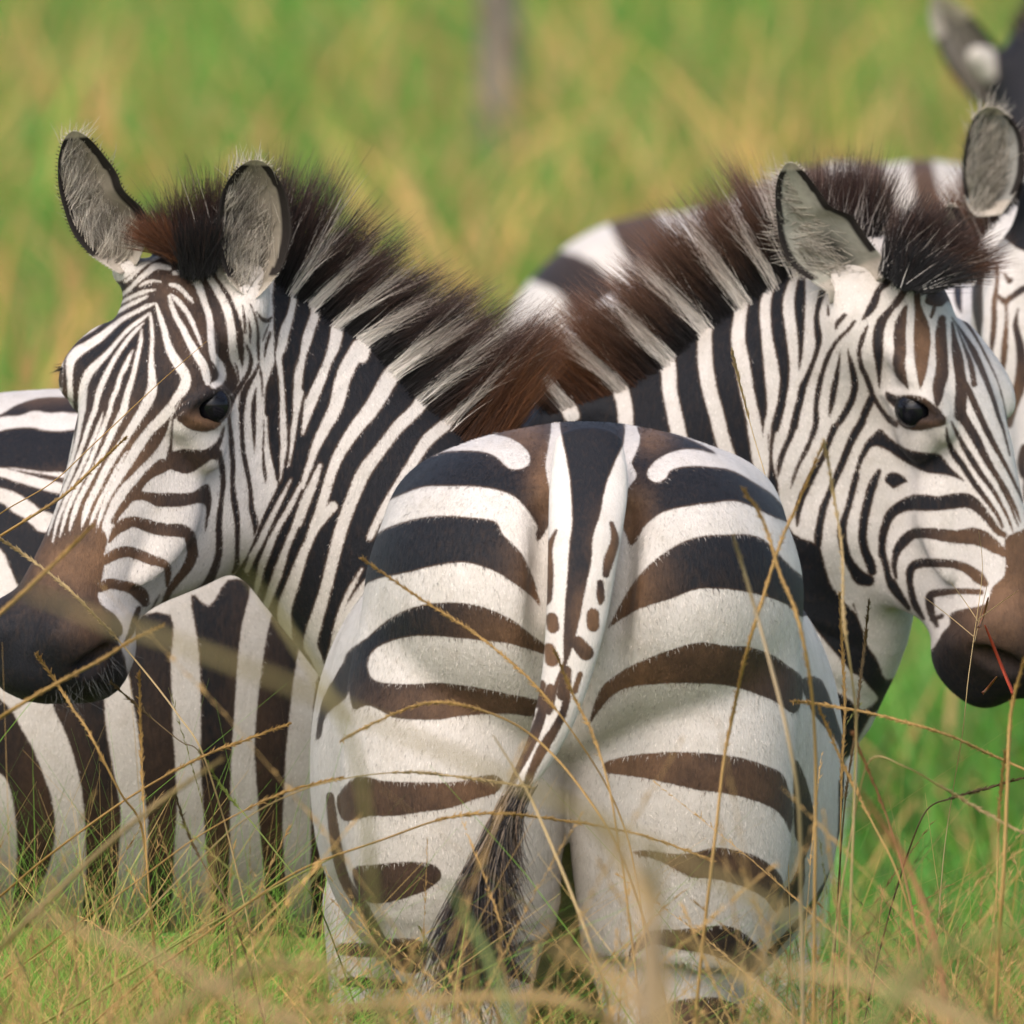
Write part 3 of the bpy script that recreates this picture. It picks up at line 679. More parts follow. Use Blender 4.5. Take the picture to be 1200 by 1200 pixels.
RHEAD = [
 # neck
 ('PD','p',[(560,300),(700,260),(800,180),(930,180),(960,300),(905,330),(893,380),(895,420),(900,480),(905,560),(930,620),(960,640),(1000,690),(1090,720),(1120,760),(1020,840),(960,900),(640,900),(560,600)]),
 ('W','m1',[(200,820,17.2),(260,920,29.2),(290,1000,46.4),(330,1100,53.3)]),
 ('W','m1',[(250,730,51.6),(340,810,48.2),(420,900,48.2),(490,990,55),(515,1060,51.6),(520,1130,51.6)]),
 ('W','m1',[(440,650,60.2),(540,740,60.2),(620,830,61.9),(655,880,60.2),(670,940,51.6),(675,1010,49.9),(690,1090,49.9),(712,1190,51.6),(740,1300,51.6)]),
 ('W','m1',[(560,540,60.2),(660,640,60.2),(780,770,61.9),(796,830,48.2),(800,920,49.9),(815,1010,49.9),(840,1100,48.2),(862,1190,48.2),(900,1300,48.2)]),
 ('W','m1',[(760,420,60.2),(840,550,60.2),(920,670,55),(922,740,43),(915,830,46.4),(930,920,49.9),(945,1010,46.4),(965,1100,46.4),(985,1210,48.2),(1020,1330,46.4)]),
 ('W','b1',[(-100,-300,86),(60,-100,86),(170,20,90.3),(215,110,77.4),(180,190,60.2),(110,290,60.2),(95,400,61.9),(105,520,63.6),(125,640,68.8),(145,750,77.4),(160,860,86),(155,960,68.8),(140,1080,48.2),(125,1200,43)]),
 ('W','b3',[(120,250,34.4),(100,380,34.4),(105,480,43),(115,560,43),(118,620,17.2)]),
 ('W','b3',[(0,100,31),(10,350,43),(40,550,51.6),(70,700,51.6)]),
 ('PW','b5',[(10,90),(60,130),(120,160),(250,320),(340,310),(420,380),(520,470),(720,600),(640,720),(500,830),(395,880),(345,770),(290,690),(260,600),(220,500),(170,450),(120,390),(60,300)]),
 ('PW','b5',[(-60,570),(0,620),(60,690),(130,770),(190,840),(240,870),(310,945),(340,1000),(250,1060),(180,1000),(100,950),(0,900),(-60,860)]),
 ('D','b5',[(200,440,10),(230,520,6)]),
 # head ground
 ('PW','p',[(925,300),(912,345),(914,380),(922,420),(928,450),(922,490),(908,540),(905,560),(912,590),(930,625),(960,636),(980,640),(1000,680),(1050,690),(1060,720),(1085,740),(1250,760),(1250,400),(1180,250),(1040,230),(960,250)]),
 ('D','b1',[(270,110,57),(205,230,84.4),(180,350,88.9),(190,480,100.3),(205,600,102.6),(225,720,88.9),(235,830,75.2),(232,920,68.4),(215,1030,66.1),(190,1130,66.1),(170,1210,66.1)]),
 ('D','b3',[(175,250,54.7),(150,380,34.2),(140,500,27.4),(145,600,41),(152,700,79.8),(165,800,68.4)]),
 ('D','b1',[(355,170,57),(345,300,84.4),(345,420,73),(350,540,50.2),(350,650,38.8),(345,740,25.1),(335,815,5.7)]),
 ('D','b1',[(500,260,50.2),(475,350,38.8),(460,450,43.3),(475,560,54.7),(470,640,43.3),(440,740,36.5),(400,840,43.3),(365,920,54.7),(345,1020,54.7),(320,1120,54.7),(305,1200,54.7)]),
 ('D','b3',[(340,130,54.7),(310,250,54.7),(280,360,47.9),(235,460,43.3),(205,550,41),(188,650,11.4)]),
 ('D','b1',[(540,350,16),(545,410,27.4)]), ('D','b1',[(660,415,29.6),(610,470,34.2),(598,510,18.2)]), ('D','b1',[(730,460,25.1),(690,510,27.4)]),
 ('D','b1',[(700,505,25.1),(640,560,29.6),(600,605,31.9),(550,690,38.8),(515,780,36.5),(485,890,43.3),(465,1000,43.3),(455,1100,38.8),(455,1200,38.8)]),
 ('D','b3',[(460,200,38.8),(455,290,43.3),(420,390,38.8),(380,480,36.5),(330,580,29.6),(300,660,25.1),(280,735,5.7)]),
 ('D','b1',[(630,660,9.1),(615,760,25.1),(600,860,43.3),(580,960,47.9),(565,1050,38.8),(550,1135,6.8)]),
 ('D','b1',[(680,655,11.4),(700,740,31.9),(720,830,50.2),(730,920,54.7),(710,1010,54.7),(670,1090,54.7),(620,1170,47.9)]),
 ('D','b3',[(590,300,54.7),(550,400,47.9),(510,510,38.8),(450,610,54.7),(400,710,54.7),(350,820,54.7),(330,920,41),(325,1000,16)]),
 ('D','b1',[(820,490,20.5),(780,590,38.8),(760,680,34.2),(775,770,38.8),(810,850,38.8),(840,930,43.3),(860,990,38.8),(910,1070,38.8),(960,1140,41),(1020,1185,41)]),
 ('D','b1',[(852,1000,63.8),(812,1080,57),(770,1180,57)]),
 ('D','b3',[(780,270,61.6),(720,370,61.6),(680,460,54.7),(640,560,54.7),(600,650,50.2),(550,770,47.9),(510,870,54.7),(490,960,54.7),(475,1050,61.6),(470,1140,52.4)]),
 ('D','b1',[(1020,90,50.2),(960,180,54.7),(900,240,47.9),(870,320,63.8),(830,390,54.7),(785,445,18.2)]),
 ('D','b1',[(1080,120,22.8),(1090,210,45.6),(1050,290,54.7),(980,380,50.2),(920,460,73),(895,560,79.8),(895,680,73),(900,780,47.9),(902,880,25.1),(905,930,5.7)]),
 ('D','b1',[(1090,360,29.6),(1060,450,75.2),(1045,560,88.9),(1050,660,88.9),(1040,760,91.2),(1060,840,75.2),(1090,900,34.2),(1110,935,6.8)]),
 ('PD','p',[(1068,318),(1100,318),(1122,345),(1112,352),(1100,360),(1080,352)]),
 ('D','b2',[(455,180,68.4),(450,300,50.2),(462,400,68.4),(480,500,111.7),(485,600,123.1),(480,700,107.2),(480,800,82.1),(475,880,43.3),(470,935,9.1)]),
 ('W','b2',[(490,170,28),(495,250,46),(485,345,16)]),
 ('D','b2',[(575,330,22.8),(565,380,34.2),(545,430,22.8)]),
 ('D','b2',[(625,440,57),(615,560,84.4),(620,660,88.9),(625,760,88.9),(620,840,100.3),(600,920,88.9),(595,1000,66.1),(590,1040,34.2)]),
 ('D','b2',[(695,470,18.2),(710,580,43.3),(730,700,77.5),(750,820,77.5),(760,920,88.9),(755,1020,88.9),(750,1120,88.9)]),
 ('D','b4',[(750,120,79.8),(760,210,77.5),(810,300,73),(870,400,70.7),(920,500,59.3),(970,590,47.9),(1030,680,41),(1090,780,36.5),(1140,880,27.4),(1175,970,11.4)]),
 ('D','b2',[(720,480,9.1),(775,620,22.8),(825,760,41),(850,900,45.6)]),
 ('D','b4',[(790,0,45.6),(835,100,50.2),(880,200,50.2),(925,300,50.2),(975,400,45.6),(1025,490,38.8),(1080,590,31.9),(1140,710,25.1),(1195,830,13.7)]),
 ('D','b2',[(690,430,9.1),(780,560,27.4),(850,680,50.2),(900,790,45.6),(945,900,41),(985,1010,36.5),(1020,1120,29.6),(1060,1240,20.5),(1100,1400,13.7)]),
 ('D','b2',[(660,300,11.4),(740,400,20.5),(830,520,25.1),(900,640,20.5),(960,760,18.2),(1010,870,13.7),(1050,1000,11.4),(1090,1200,9.1)]),
 ('D','b4',[(655,310,13.7),(665,390,31.9),(700,480,47.9),(760,560,50.2),(810,640,47.9),(880,740,43.3),(950,830,36.5),(1010,920,29.6),(1050,1005,16)]),
 ('D','b4',[(690,265,13.7),(730,350,31.9),(790,460,43.3),(850,560,47.9),(910,650,43.3),(970,730,36.5),(1030,830,29.6),(1090,950,22.8),(1120,1035,9.1)]),
 ('D','b4',[(1000,650,9.1),(1040,720,27.4),(1090,820,25.1),(1130,920,20.5),(1160,1000,9.1)]),
 ('PD','b4',[(190,315),(250,370),(330,430),(410,465),(500,480),(600,490),(650,540),(700,600),(760,655),(790,688),(720,662),(650,640),(580,635),(500,620),(440,590),(380,560),(300,510),(220,460),(160,440),(120,460),(70,540),(40,620),(20,720),(0,800),(-40,800),(-20,700),(10,600),(40,500),(90,400),(140,350)]),
 ('D','b3',[(742,640,50.2),(692,840,50.2),(660,940,52.4),(640,1040,63.8),(650,1130,68.4),(670,1200,68.4)]),
 ('D','b5',[(140,0,45.6),(140,80,50.2),(160,160,54.7),(200,230,66.1),(240,285,86.6),(290,300,73)]),
 ('D','b4',[(180,615,38.8),(140,700,66.1),(110,800,66.1),(85,900,66.1),(70,1000,66.1),(65,1100,66.1),(90,1190,57)]),
 ('D','b5',[(260,0,52.4),(255,60,52.4),(270,130,57),(295,190,61.6),(310,250,54.7)]),
 ('PD','b4',[(225,650),(260,620),(310,625),(360,655),(380,690),(330,710),(280,735),(250,710),(220,690)]),
 ('D','b4',[(200,1200,57),(205,1100,57),(225,1000,63.8),(260,920,75.2),(330,865,86.6),(420,835,114),(500,835,118.6),(600,840,107.2),(700,825,111.7),(800,820,100.3),(880,870,77.5),(950,950,57),(1010,1030,52.4),(1060,1060,41)]),
 ('D','b5',[(375,0,45.6),(365,60,41),(370,130,41),(390,210,41),(405,280,45.6),(430,330,66.1),(470,390,54.7),(525,465,27.4)]),
 ('D','b4',[(300,1180,57),(340,1110,66.1),(420,1055,77.5),(520,1050,75.2),(640,1065,91.2),(740,1075,100.3),(850,1070,123.1),(930,1100,111.7),(1000,1150,88.9),(1060,1190,57)]),
 ('D','b5',[(540,40,54.7),(490,90,47.9),(450,150,41),(440,220,34.2),(450,285,22.8)]),
 ('D','b5',[(612,525,20.5),(570,460,43.3),(545,390,43.3),(530,300,43.3),(540,230,54.7),(590,200,57),(680,200,52.4),(780,205,52.4),(860,230,57),(930,280,68.4),(970,320,45.6)]),
 ('D','b5',[(690,565,27.4),(660,500,45.6),(648,430,54.7),(655,385,52.4),(720,372,45.6),(800,365,36.5),(880,365,36.5),(950,370,34.2)]),
 ('D','b5',[(660,530,27.4),(720,510,29.6)]),
 ('PD','b5',[(715,620),(765,560),(765,500),(830,470),(920,455),(985,430),(1000,380),(1020,330),(1085,270),(1090,150),(1085,80),(1110,40),(1180,10),(1300,-20),(1400,300),(1300,1100),(1100,1200),(900,1100),(640,840)]),
 # dark skin round the eye
 ('PD','b4',[(230,50),(300,80),(400,75),(500,95),(560,140),(620,190),(655,250),(640,290),(560,310),(450,330),(360,310),(300,260),(330,230),(290,170),(230,110)]),
 ('D','b4',[(195,190,22.8),(250,235,29.6),(300,275,27.4)]),
]
RHEAD_BROWN = [(1170,690,60,70,1),(1200,620,50,70,.9),(1180,640,50,40,.9),(1080,410,26,70,.9),(1075,390,20,60,.8),(1180,560,30,80,.5),(1110,360,60,60,.6),(1150,420,50,80,.5),(1165,720,30,30,.6),(1140,625,60,20,.6),(1085,500,50,10,.5)]

LBODY = [
 ('D','p',[(-40,640,26),(-70,760,40),(-60,1000,30)]),
 ('D','p',[(-100,658,26),(-132,770,40),(-120,1000,30)]),
 ('D','p',[(-160,676,26),(-194,780,40),(-180,1000,30)]),
 ('D','p',[(-220,694,26),(-256,790,40),(-240,1000,30)]),
 ('D','p',[(-280,712,26),(-318,800,40),(-300,1000,30)]),
 ('D','p',[(430,520,30),(425,640,44),(420,800,44),(425,1000,34)]),
 ('D','p',[(492,520,30),(485,640,44),(480,800,44),(483,1000,34)]),
 ('D','p',[(554,520,30),(545,640,44),(540,800,44),(541,1000,34)]),
 ('PD','a6',[(-200,330),(0,272),(100,215),(200,175),(300,155),(440,150),(600,160),(600,262),(440,260),(340,265),(240,250),(130,285),(0,295),(-200,380)]),
 ('PD','a6',[(-200,420),(0,390),(60,375),(150,365),(230,365),(320,385),(420,390),(600,400),(600,690),(420,680),(330,680),(200,665),(120,655),(0,650),(-200,640)]),
 ('D','a6',[(60,658,6),(120,670,12),(200,688,20),(330,715,34),(450,740,40)]),
 ('PD','a6',[(-200,700),(0,710),(80,735),(180,765),(330,810),(480,860),(480,1000),(330,960),(280,940),(200,880),(120,830),(0,790),(-200,740)]),
 ('PD','a6',[(-200,880),(0,890),(60,930),(130,990),(200,1050),(280,1095),(400,1150),(400,1500),(200,1300),(0,1190),(-200,1100)]),
 ('PD','t2',[(-100,440),(0,430),(120,500),(200,640),(300,800),(100,760),(40,660),(0,580),(-100,540)]),
 ('PD','l1',[(-60,40),(30,85),(80,170),(120,240),(160,340),(185,420),(195,520),(180,620),(150,700),(110,770),(60,830),(20,950),(40,800),(60,600),(50,450),(30,360),(0,320),(-60,300)]),
 ('PD','l1',[(180,60),(200,-60),(350,-100),(365,40),(372,140),(390,260),(410,360),(425,450),(420,560),(410,700),(390,800),(340,960),(290,960),(285,830),(300,700),(300,550),(290,400),(270,300),(235,190)]),
 ('PD','l1',[(440,-200),(600,-240),(600,-80),(603,0),(608,150),(617,300),(622,450),(612,600),(602,800),(560,960),(520,960),(515,700),(520,500),(500,350),(490,200),(465,50)]),
 ('PD','l1',[(670,-310),(735,-270),(800,-360),(880,-340),(850,-200),(835,-60),(825,100),(815,250),(810,400),(810,550),(805,700),(800,950),(750,950),(740,750),(725,600),(715,450),(705,300),(705,100),(700,-100)]),
 ('PD','l1',[(950,-220),(1000,-300),(1060,-200),(1030,0),(1010,200),(1000,350),(995,500),(1000,650),(1010,780),(990,950),(940,900),(930,700),(915,550),(905,400),(895,250),(900,120),(920,-50)]),
 ('PD','l1',[(1110,0),(1180,-100),(1300,-100),(1300,900),(1130,900),(1090,700),(1092,600),(1096,300)]),
]
LBODY_BROWN = [(40,462,60,14,.7),(90,560,60,12,.5),(300,860,40,160,.35),(180,900,60,140,.25),(60,960,60,140,.4),(260,980,300,60,.5)]

EDGE = [   # the zebra at the right edge and its back
 ('D','b2',[(905,100,60),(880,150,76),(870,300,80),(880,450,66),(890,570,16)]),
 ('D','b2',[(735,240,60),(740,330,50),(760,400,10)]),
 ('D','b2',[(1010,60,26),(1010,200,30),(990,320,38),(990,450,42),(980,580,42),(968,720,14)]),
 ('D','b2',[(1000,260,20),(1060,320,40),(1110,290,44),(1200,230,50),(1300,200,50)]),
 ('D','b2',[(1075,330,30),(1080,420,24),(1070,550,40),(1060,700,50),(1045,850,20)]),
 ('PD','b2',[(1055,110),(1100,150),(1125,160),(1110,195),(1080,190),(1060,150)]),
 ('D','b2',[(1160,370,14),(1140,480,40),(1170,620,60),(1180,750,70),(1170,900,86),(1130,1040,70),(1095,1190,46)]),
 ('D','b4',[(1200,450,60),(1180,560,60),(1195,650,40)]), ('D','b4',[(1300,300,60),(1230,620,60),(1220,800,50)]),
 ('PD','p',[(1150,245),(1165,222),(1210,215),(1260,260),(1240,300),(1190,290)]),
]
EDGE_BROWN = [(1165,320,16,90,.9),(1178,380,12,80,.8),(1190,480,16,60,.8),(1175,320,10,60,.8)]
FAR = [('PD','p',[(1000,-200),(2200,-200),(2200,900),(1000,900)]),
 ('W','p',[(1142,50,50),(1150,72,50)]), ('D','p',[(1172,60,14),(1180,120,20)]), ('W','p',[(1225,110,14),(1215,180,18)]), ('W','p',[(1290,60,18),(1270,140,22),(1262,230,22)]), ('W','p',[(1350,80,22),(1330,200,26),(1330,300,26)])] + [('W','p',[(1420+60*i,80,28),(1412+60*i,240,30),(1420+60*i,460,20)]) for i in range(8)]

BACK = [('D','p',[(630,310,40),(680,330,54),(720,390,70)]), ('D','p',[(722,210,44),(742,260,54),(790,340,60)]), ('D','p',[(812,190,22),(840,240,34),(870,330,40)]), ('D','p',[(880,180,18),(900,240,34),(930,330,40)]),
 ('D','p',[(945,150,18),(960,220,30),(990,320,40)]), ('D','p',[(1005,140,20),(1020,200,30),(1050,300,40)]), ('D','p',[(1070,140,20),(1085,220,30),(1110,320,40)]), ('D','p',[(600,420,50),(650,480,60),(680,560,60)])] + [('D','p',[(740+70*i,420,40),(735+70*i,560,44),(740+70*i,680,40)]) for i in range(6)]


def seg_dist(E, poly, closed):
    best = np.full(len(E), 1e9); wd = np.zeros(len(E))
    n = len(poly)
    for i in range(n if closed else n-1):
        a = poly[i]; b = poly[(i+1) % n]
        d = b[:2]-a[:2]; L2 = d @ d + 1e-9
        t = np.clip(((E - a[:2]) @ d)/L2, 0, 1)
        r = E - (a[:2] + t[:, None]*d)
        q = (r*r).sum(1)
        m = q < best
        best[m] = q[m]
        if len(a) > 2: wd[m] = a[2] + t[m]*(b[2]-a[2])
    return np.sqrt(best), wd

def inside(E, poly):
    r = np.zeros(len(E), bool)
    n = len(poly)
    for i in range(n):
        x1, y1 = poly[i][:2]; x2, y2 = poly[(i+1) % n][:2]
        c = ((y1 > E[:, 1]) != (y2 > E[:, 1]))
        xx = (x2-x1)*(E[:, 1]-y1)/((y2-y1) if y2 != y1 else 1e-9) + x1
        r ^= c & (E[:, 0] < xx)
    return r

CL = 9.0
def marking(E, spec, base=-CL):
    f = np.full(len(E), float(base))
    for kind, tile, pts in spec:
        P = on(tile, pts)
        if kind in 'DW':
            S = catmull(P, 4)
            pad = CL + S[:, 2].max()/2
        else:
            S = catmull(P, 3, True); pad = CL
        lo = S[:, :2].min(0)-pad; hi = S[:, :2].max(0)+pad
        m = ((E >= lo) & (E <= hi)).all(1)
        if not m.any(): continue
        e = E[m]
        if kind in 'DW':
            d, w = seg_dist(e, S, False); sd = np.maximum(w, 0)/2 - d
        else:
            d, _ = seg_dist(e, S, True); sd = np.where(inside(e, S), d, -d)
        sd = np.clip(sd, -CL, CL)
        f[m] = np.maximum(f[m], sd) if kind in ('D', 'PD') else np.minimum(f[m], -sd)
    return f

def blobs(E, L):
    v = np.zeros(len(E))
    for x, y, rx, ry, a in L:
        g = a*np.exp(-(((E[:, 0]-x)/rx)**2 + ((E[:, 1]-y)/ry)**2))
        v = np.maximum(v, g) if a > 0 else np.clip(v + g, 0, 1)
    return v

def coat_body(name, f, lo, hi, h, spec, brown, greying, base, root, fur=0, flen=0.007, flow=(0, 0, -1)):
    V, F = surface(f, lo, hi, h)
    V, F = subdiv_mesh(V, F)
    E = elev(V)
    at_ = [marking(E, spec, base), blobs(E, brown), blobs(E, greying), np.full(len(E), 0.95)]
    if fur:                               # short coat hair: thin blades lying along the skin, each taking the colour at its root
        a, b, c, d = (V[F[:, k]] for k in range(4))
        nr = np.cross(c-a, d-b); ar = np.linalg.norm(nr, axis=1)+1e-12; nr /= ar[:, None]
        ce = (a+b+c+d)/4; ee = elev(ce)
        to = CP-ce; to /= np.linalg.norm(to, axis=1, keepdims=True)
        w = ar*((nr*to).sum(1) > -0.35)*(ee[:, 0] > -40)*(ee[:, 0] < 1240)*(ee[:, 1] > -40)*(ee[:, 1] < 1240)
        pick = rng.choice(len(F), fur, p=w/w.sum())
        u, v = rng.uniform(0, 1, (2, fur, 1))
        wt = [(1-u)*(1-v), u*(1-v), u*v, (1-u)*v]
        R = sum(wt[k]*V[F[pick, k]] for k in range(4)) - nr[pick]*0.0006
        A = [sum(wt[k][:, 0]*x[F[pick, k]] for k in range(4)) for x in at_]
        n_ = nr[pick]
        fl = np.array(flow, float) + rng.normal(0, .22, (fur, 3))
        pz = np.stack([patch_wave(R, 9, 1), patch_wave(R, 9, 2), patch_wave(R, 9, 3)], 1)*.35
        fl = fl + pz
        fl -= n_*(fl*n_).sum(1)[:, None]
        D = fl/(np.linalg.norm(fl, axis=1, keepdims=True)+1e-6) + n_*rng.uniform(.12, .50, (fur, 1))
        D /= np.linalg.norm(D, axis=1, keepdims=True)
        L = flen*rng.uniform(.6, 1.25, (fur, 1))
        side = np.cross(D, n_); side /= np.linalg.norm(side, axis=1, keepdims=True)+1e-9
        wd = 0.00052*rng.uniform(.7, 1.3, (fur, 1))
        P1 = R + D*L*.55; P2 = R + D*L - n_*L*.12
        S = np.stack([R-side*wd/2, R+side*wd/2, P1-side*wd*.4, P1+side*wd*.4, P2-side*wd*.08, P2+side*wd*.08], 1).reshape(-1, 3)
        b0 = len(V) + np.arange(fur)[:, None]*6
        FF = np.concatenate([b0+np.array([[0, 1, 3, 2]]), b0+np.array([[2, 3, 5, 4]])])
        V = np.concatenate([V, S]); F = np.concatenate([F, FF])
        A[0] = A[0] + rng.normal(0, 1.3, fur)
        A[3] = np.clip(rng.normal(1.0, .30, fur), .35, 1.6)
        at_ = [np.concatenate([x, np.repeat(y, 6)]) for x, y in zip(at_, A)]
    me = np_mesh(name, V, F, attrs={'stripe': at_[0], 'brown': at_[1], 'greying': at_[2], 'tone': at_[3]})
    return link(name, me, M_COAT, root)

def patch_wave(P, s, seed):
    r = np.random.default_rng(seed*7+1); v = 0
    for k in range(5):
        d = r.normal(0, 1, 3); v = v + np.sin(P @ d*s*r.uniform(.6, 2.2) + r.uniform(0, 6.28))
    return v/3

# ------------------------------------------------------------------ strands (mane, tail tuft, lashes, ear hair, grass)
def strands(R, D, L, bend, rad, cols0, cols1, seg=5, colpow=1.5, wob=0.0, droop=None):
    """R roots (n,3), D unit directions, L lengths, bend (n,3) offset at tip, rad root radius; colours root->tip"""
    n = len(R)
    t = np.linspace(0, 1, seg+1)
    L = np.asarray(L)[:, None, None]
    C = R[:, None] + D[:, None]*t[None, :, None]*L + bend[:, None]*(t**2)[None, :, None]
    if wob:
        C = C + wob*rng.normal(size=(n, 1, 3))*np.sin(t*5)[None, :, None]*t[None, :, None]
    T = np.gradient(C, axis=1); T /= np.linalg.norm(T, axis=2, keepdims=True)+1e-9
    ref = rng.normal(size=(n, 1, 3))
    a = np.cross(T, ref); a /= np.linalg.norm(a, axis=2, keepdims=True)+1e-9
    b = np.cross(T, a)
    rr = np.broadcast_to(np.asarray(rad, float).reshape(-1, 1), (n, seg+1))*(1 - 0.85*t[None]**1.5)
    ring = []
    for q in range(3):
        an = q*2*math.pi/3
        ring.append(C + (a*math.cos(an) + b*math.sin(an))*rr[:, :, None])
    V = np.stack(ring, 2).reshape(-1, 3)
    base = (np.arange(n)*(seg+1)*3)[:, None, None]
    s_ = (np.arange(seg)*3)[None, :, None]; q_ = np.arange(3)[None, None, :]
    i0 = base+s_+q_; i1 = base+s_+(q_+1) % 3
    F = np.stack([i0, i1, i1+3, i0+3], -1).reshape(-1, 4)
    tt = t[None, :, None]**colpow
    c = cols0[:, None]*(1-tt) + cols1[:, None]*tt
    c = np.repeat(c[:, :, None], 3, 2).reshape(-1, 3)
    return V, F, c

def merge(parts):
    V = []; F = []; C = []; o = 0
    for v, f, c in parts:
        V.append(v); F.append(f+o); C.append(c); o += len(v)
    return np.concatenate(V), np.concatenate(F), np.concatenate(C)

G_Z = 'zebras standing in the tall grass'

def leg(px, py, Y, r0, kx=0.0, ky=0.05, hind=True):
    """leg from a point on the drawing down to the ground; tapers, knee / hock, fetlock, hoof"""
    p = at(px, py, Y); x, y, z = p
    st = [(x, y, z, r0), (x+kx*.4, y-ky*.4, z*0.72, r0*0.78)]
    if hind:
        st += [(x+kx, y-ky*1.8, z*0.42+0.06, r0*0.40), (x+kx, y-ky*1.5, z*0.33, r0*0.34), (x+kx, y-ky, 0.16, 0.026), (x+kx, y-ky*.6, 0.09, 0.032), (x+kx, y, 0.055, 0.036), (x+kx, y+.01, 0.015, 0.045)]
    else:
        st += [(x+kx, y, z*0.45, r0*0.42), (x+kx, y, z*0.36, 0.040), (x+kx, y, 0.18, 0.026), (x+kx, y, 0.09, 0.032), (x+kx, y-.02, 0.055, 0.036), (x+kx, y-.02, 0.015, 0.045)]
    return wlimb(st, 0.035)

def eyeball(root, c, r):
    bm = bmesh.new()
    bmesh.ops.create_uvsphere(bm, u_segments=32, v_segments=20, radius=r)
    me = bpy.data.meshes.new('eye'); bm.to_mesh(me); bm.free()
    for p in me.polygons: p.use_smooth = True
    o = link('eye', me, M_EYE, root)
    o.location = Vector(c)

def vecs(pts, n=None):
    return catmull(np.array(pts, float), 6)

def on_head(f, px, py, Y): return (hit(f, px, py, Y-.4, Y+.4) or Y)

def ear(root, L, R, Y, cup, tilt, white_tip=0.10, rim=0.16, inner=(0.30, 0.26, 0.205), hairdir=(0.25, 0.97), nh=1100, seed=1, back=(0.55, 0.48, 0.42), deep=(0.5, 0.35)):
    """cupped ear: L and R are its two edges on the drawing from tip to base"""
    r = np.random.default_rng(seed)
    L = catmull(np.array(L, float), 8); R = catmull(np.array(R, float), 8)
    nu, nv = 46, 27
    def res(P):
        s = np.concatenate([[0], np.cumsum(np.linalg.norm(np.diff(P, axis=0), axis=1))]); s /= s[-1]
        t = np.linspace(0, 1, nu)
        return np.stack([np.interp(t, s, P[:, i]) for i in (0, 1)], 1)
    L = res(L); R = res(R)
    v = np.linspace(-1, 1, nv)
    mm = unit(Y)
    front = np.zeros((nu, nv, 3)); backp = np.zeros((nu, nv, 3)); col = np.zeros((nu, nv, 3)); colb = np.zeros((nu, nv, 3))
    for i in range(nu):
        u = i/(nu-1)
        hw = np.linalg.norm(R[i]-L[i])/2*mm
        for j in range(nv):
            e = (L[i]+R[i])/2 + (R[i]-L[i])/2*v[j]
            dep = (1 - abs(v[j])**2.2)*min(hw*1.1, cup)
            y = Y + tilt*u + dep - 0.004*(1-abs(v[j]))
            front[i, j] = at(e[0], e[1], y)
            backp[i, j] = at(e[0], e[1], y + 0.004 + 0.012*(1-v[j]**2))
            edge = 1-abs(v[j]); d_edge = min(edge*hw/mm, u*190.0)
            c = np.array(inner)*(0.85 - 0.78*math.exp(-((v[j]-0.15)/0.30)**2-((u-0.70)/0.20)**2))  # shade of the ear's hollow painted into the colour, deepest towards the base
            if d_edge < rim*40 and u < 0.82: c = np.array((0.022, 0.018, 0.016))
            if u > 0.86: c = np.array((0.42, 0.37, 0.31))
            if u < white_tip*.8 and d_edge < 15: c = np.array((0.55, 0.48, 0.40))
            col[i, j] = c*r.uniform(.9, 1.1)
            cb = np.array(back)
            if 0.10 < u < 0.42: cb = np.array((0.03, 0.025, 0.022))
            colb[i, j] = cb
    V = np.concatenate([front.reshape(-1, 3), backp.reshape(-1, 3)])
    n = nu*nv
    F = []
    g = lambda i, j, o=0: o + i*nv + j
    for i in range(nu-1):
        for j in range(nv-1):
            F.append((g(i, j), g(i+1, j), g(i+1, j+1), g(i, j+1)))
            F.append((g(i, j, n), g(i, j+1, n), g(i+1, j+1, n), g(i+1, j, n)))
        F.append((g(i, 0), g(i, 0, n), g(i+1, 0, n), g(i+1, 0)))
        F.append((g(i, nv-1), g(i+1, nv-1), g(i+1, nv-1, n), g(i, nv-1, n)))
    for j in range(nv-1):
        F.append((g(0, j), g(0, j+1), g(0, j+1, n), g(0, j, n)))
        F.append((g(nu-1, j), g(nu-1, j, n), g(nu-1, j+1, n), g(nu-1, j+1)))
    parts = [(V, np.array(F), np.concatenate([col.reshape(-1, 3), colb.reshape(-1, 3)]))]
    # long pale hair inside the ear, in tufts
    iu = np.clip((r.beta(2.2, 1.6, nh)*0.90+0.06)*(nu-1), 1, nu-2).astype(int)
    jv = np.clip(((r.normal(-0.28, 0.34, nh)+1)/2)*(nv-1), 2, nv-3).astype(int)
    Rt = front[iu, jv] - np.array([0, 0.001, 0])
    hd = np.array([hairdir[0], -0.45, hairdir[1]]); hd = hd/np.linalg.norm(hd)
    jit = r.normal(0, .16, (nh, 3))
    grp = r.normal(0, .25, (40, 3))[(iu//4*3+jv//5) % 40]
    D = hd + jit + grp
    D /= np.linalg.norm(D, axis=1, keepdims=True)
    ln = r.uniform(0.016, 0.042, nh)
    tone = r.uniform(0.35, 1.25, (nh, 1))
    c0 = np.array([[0.46, 0.41, 0.34]])*tone; c1 = np.array([[0.66, 0.60, 0.51]])*tone
    parts.append(strands(Rt, D, ln, r.normal(0, .004, (nh, 3)), 0.0005, c0, c1, 4))
    # short fringe along the rim
    k = 900
    iu = r.integers(1, nu-1, k); sd = r.integers(0, 2, k)*(nv-1)
    Rt = front[iu, sd]
    ax = at(*(L[-1]+R[-1])/2, Y) - at(*(L[0]+R[0])/2, Y)
    out = Rt - (front[iu, nv//2]); out[:, 1] = 0
    D = out/np.linalg.norm(out, axis=1, keepdims=True) - 0.8*ax/np.linalg.norm(ax) + r.normal(0, .25, (k, 3))
    D /= np.linalg.norm(D, axis=1, keepdims=True)
    base = np.where((iu/(nu-1) < 0.8)[:, None], np.array([[0.04, 0.03, 0.025]]), np.array([[0.5, 0.45, 0.38]]))
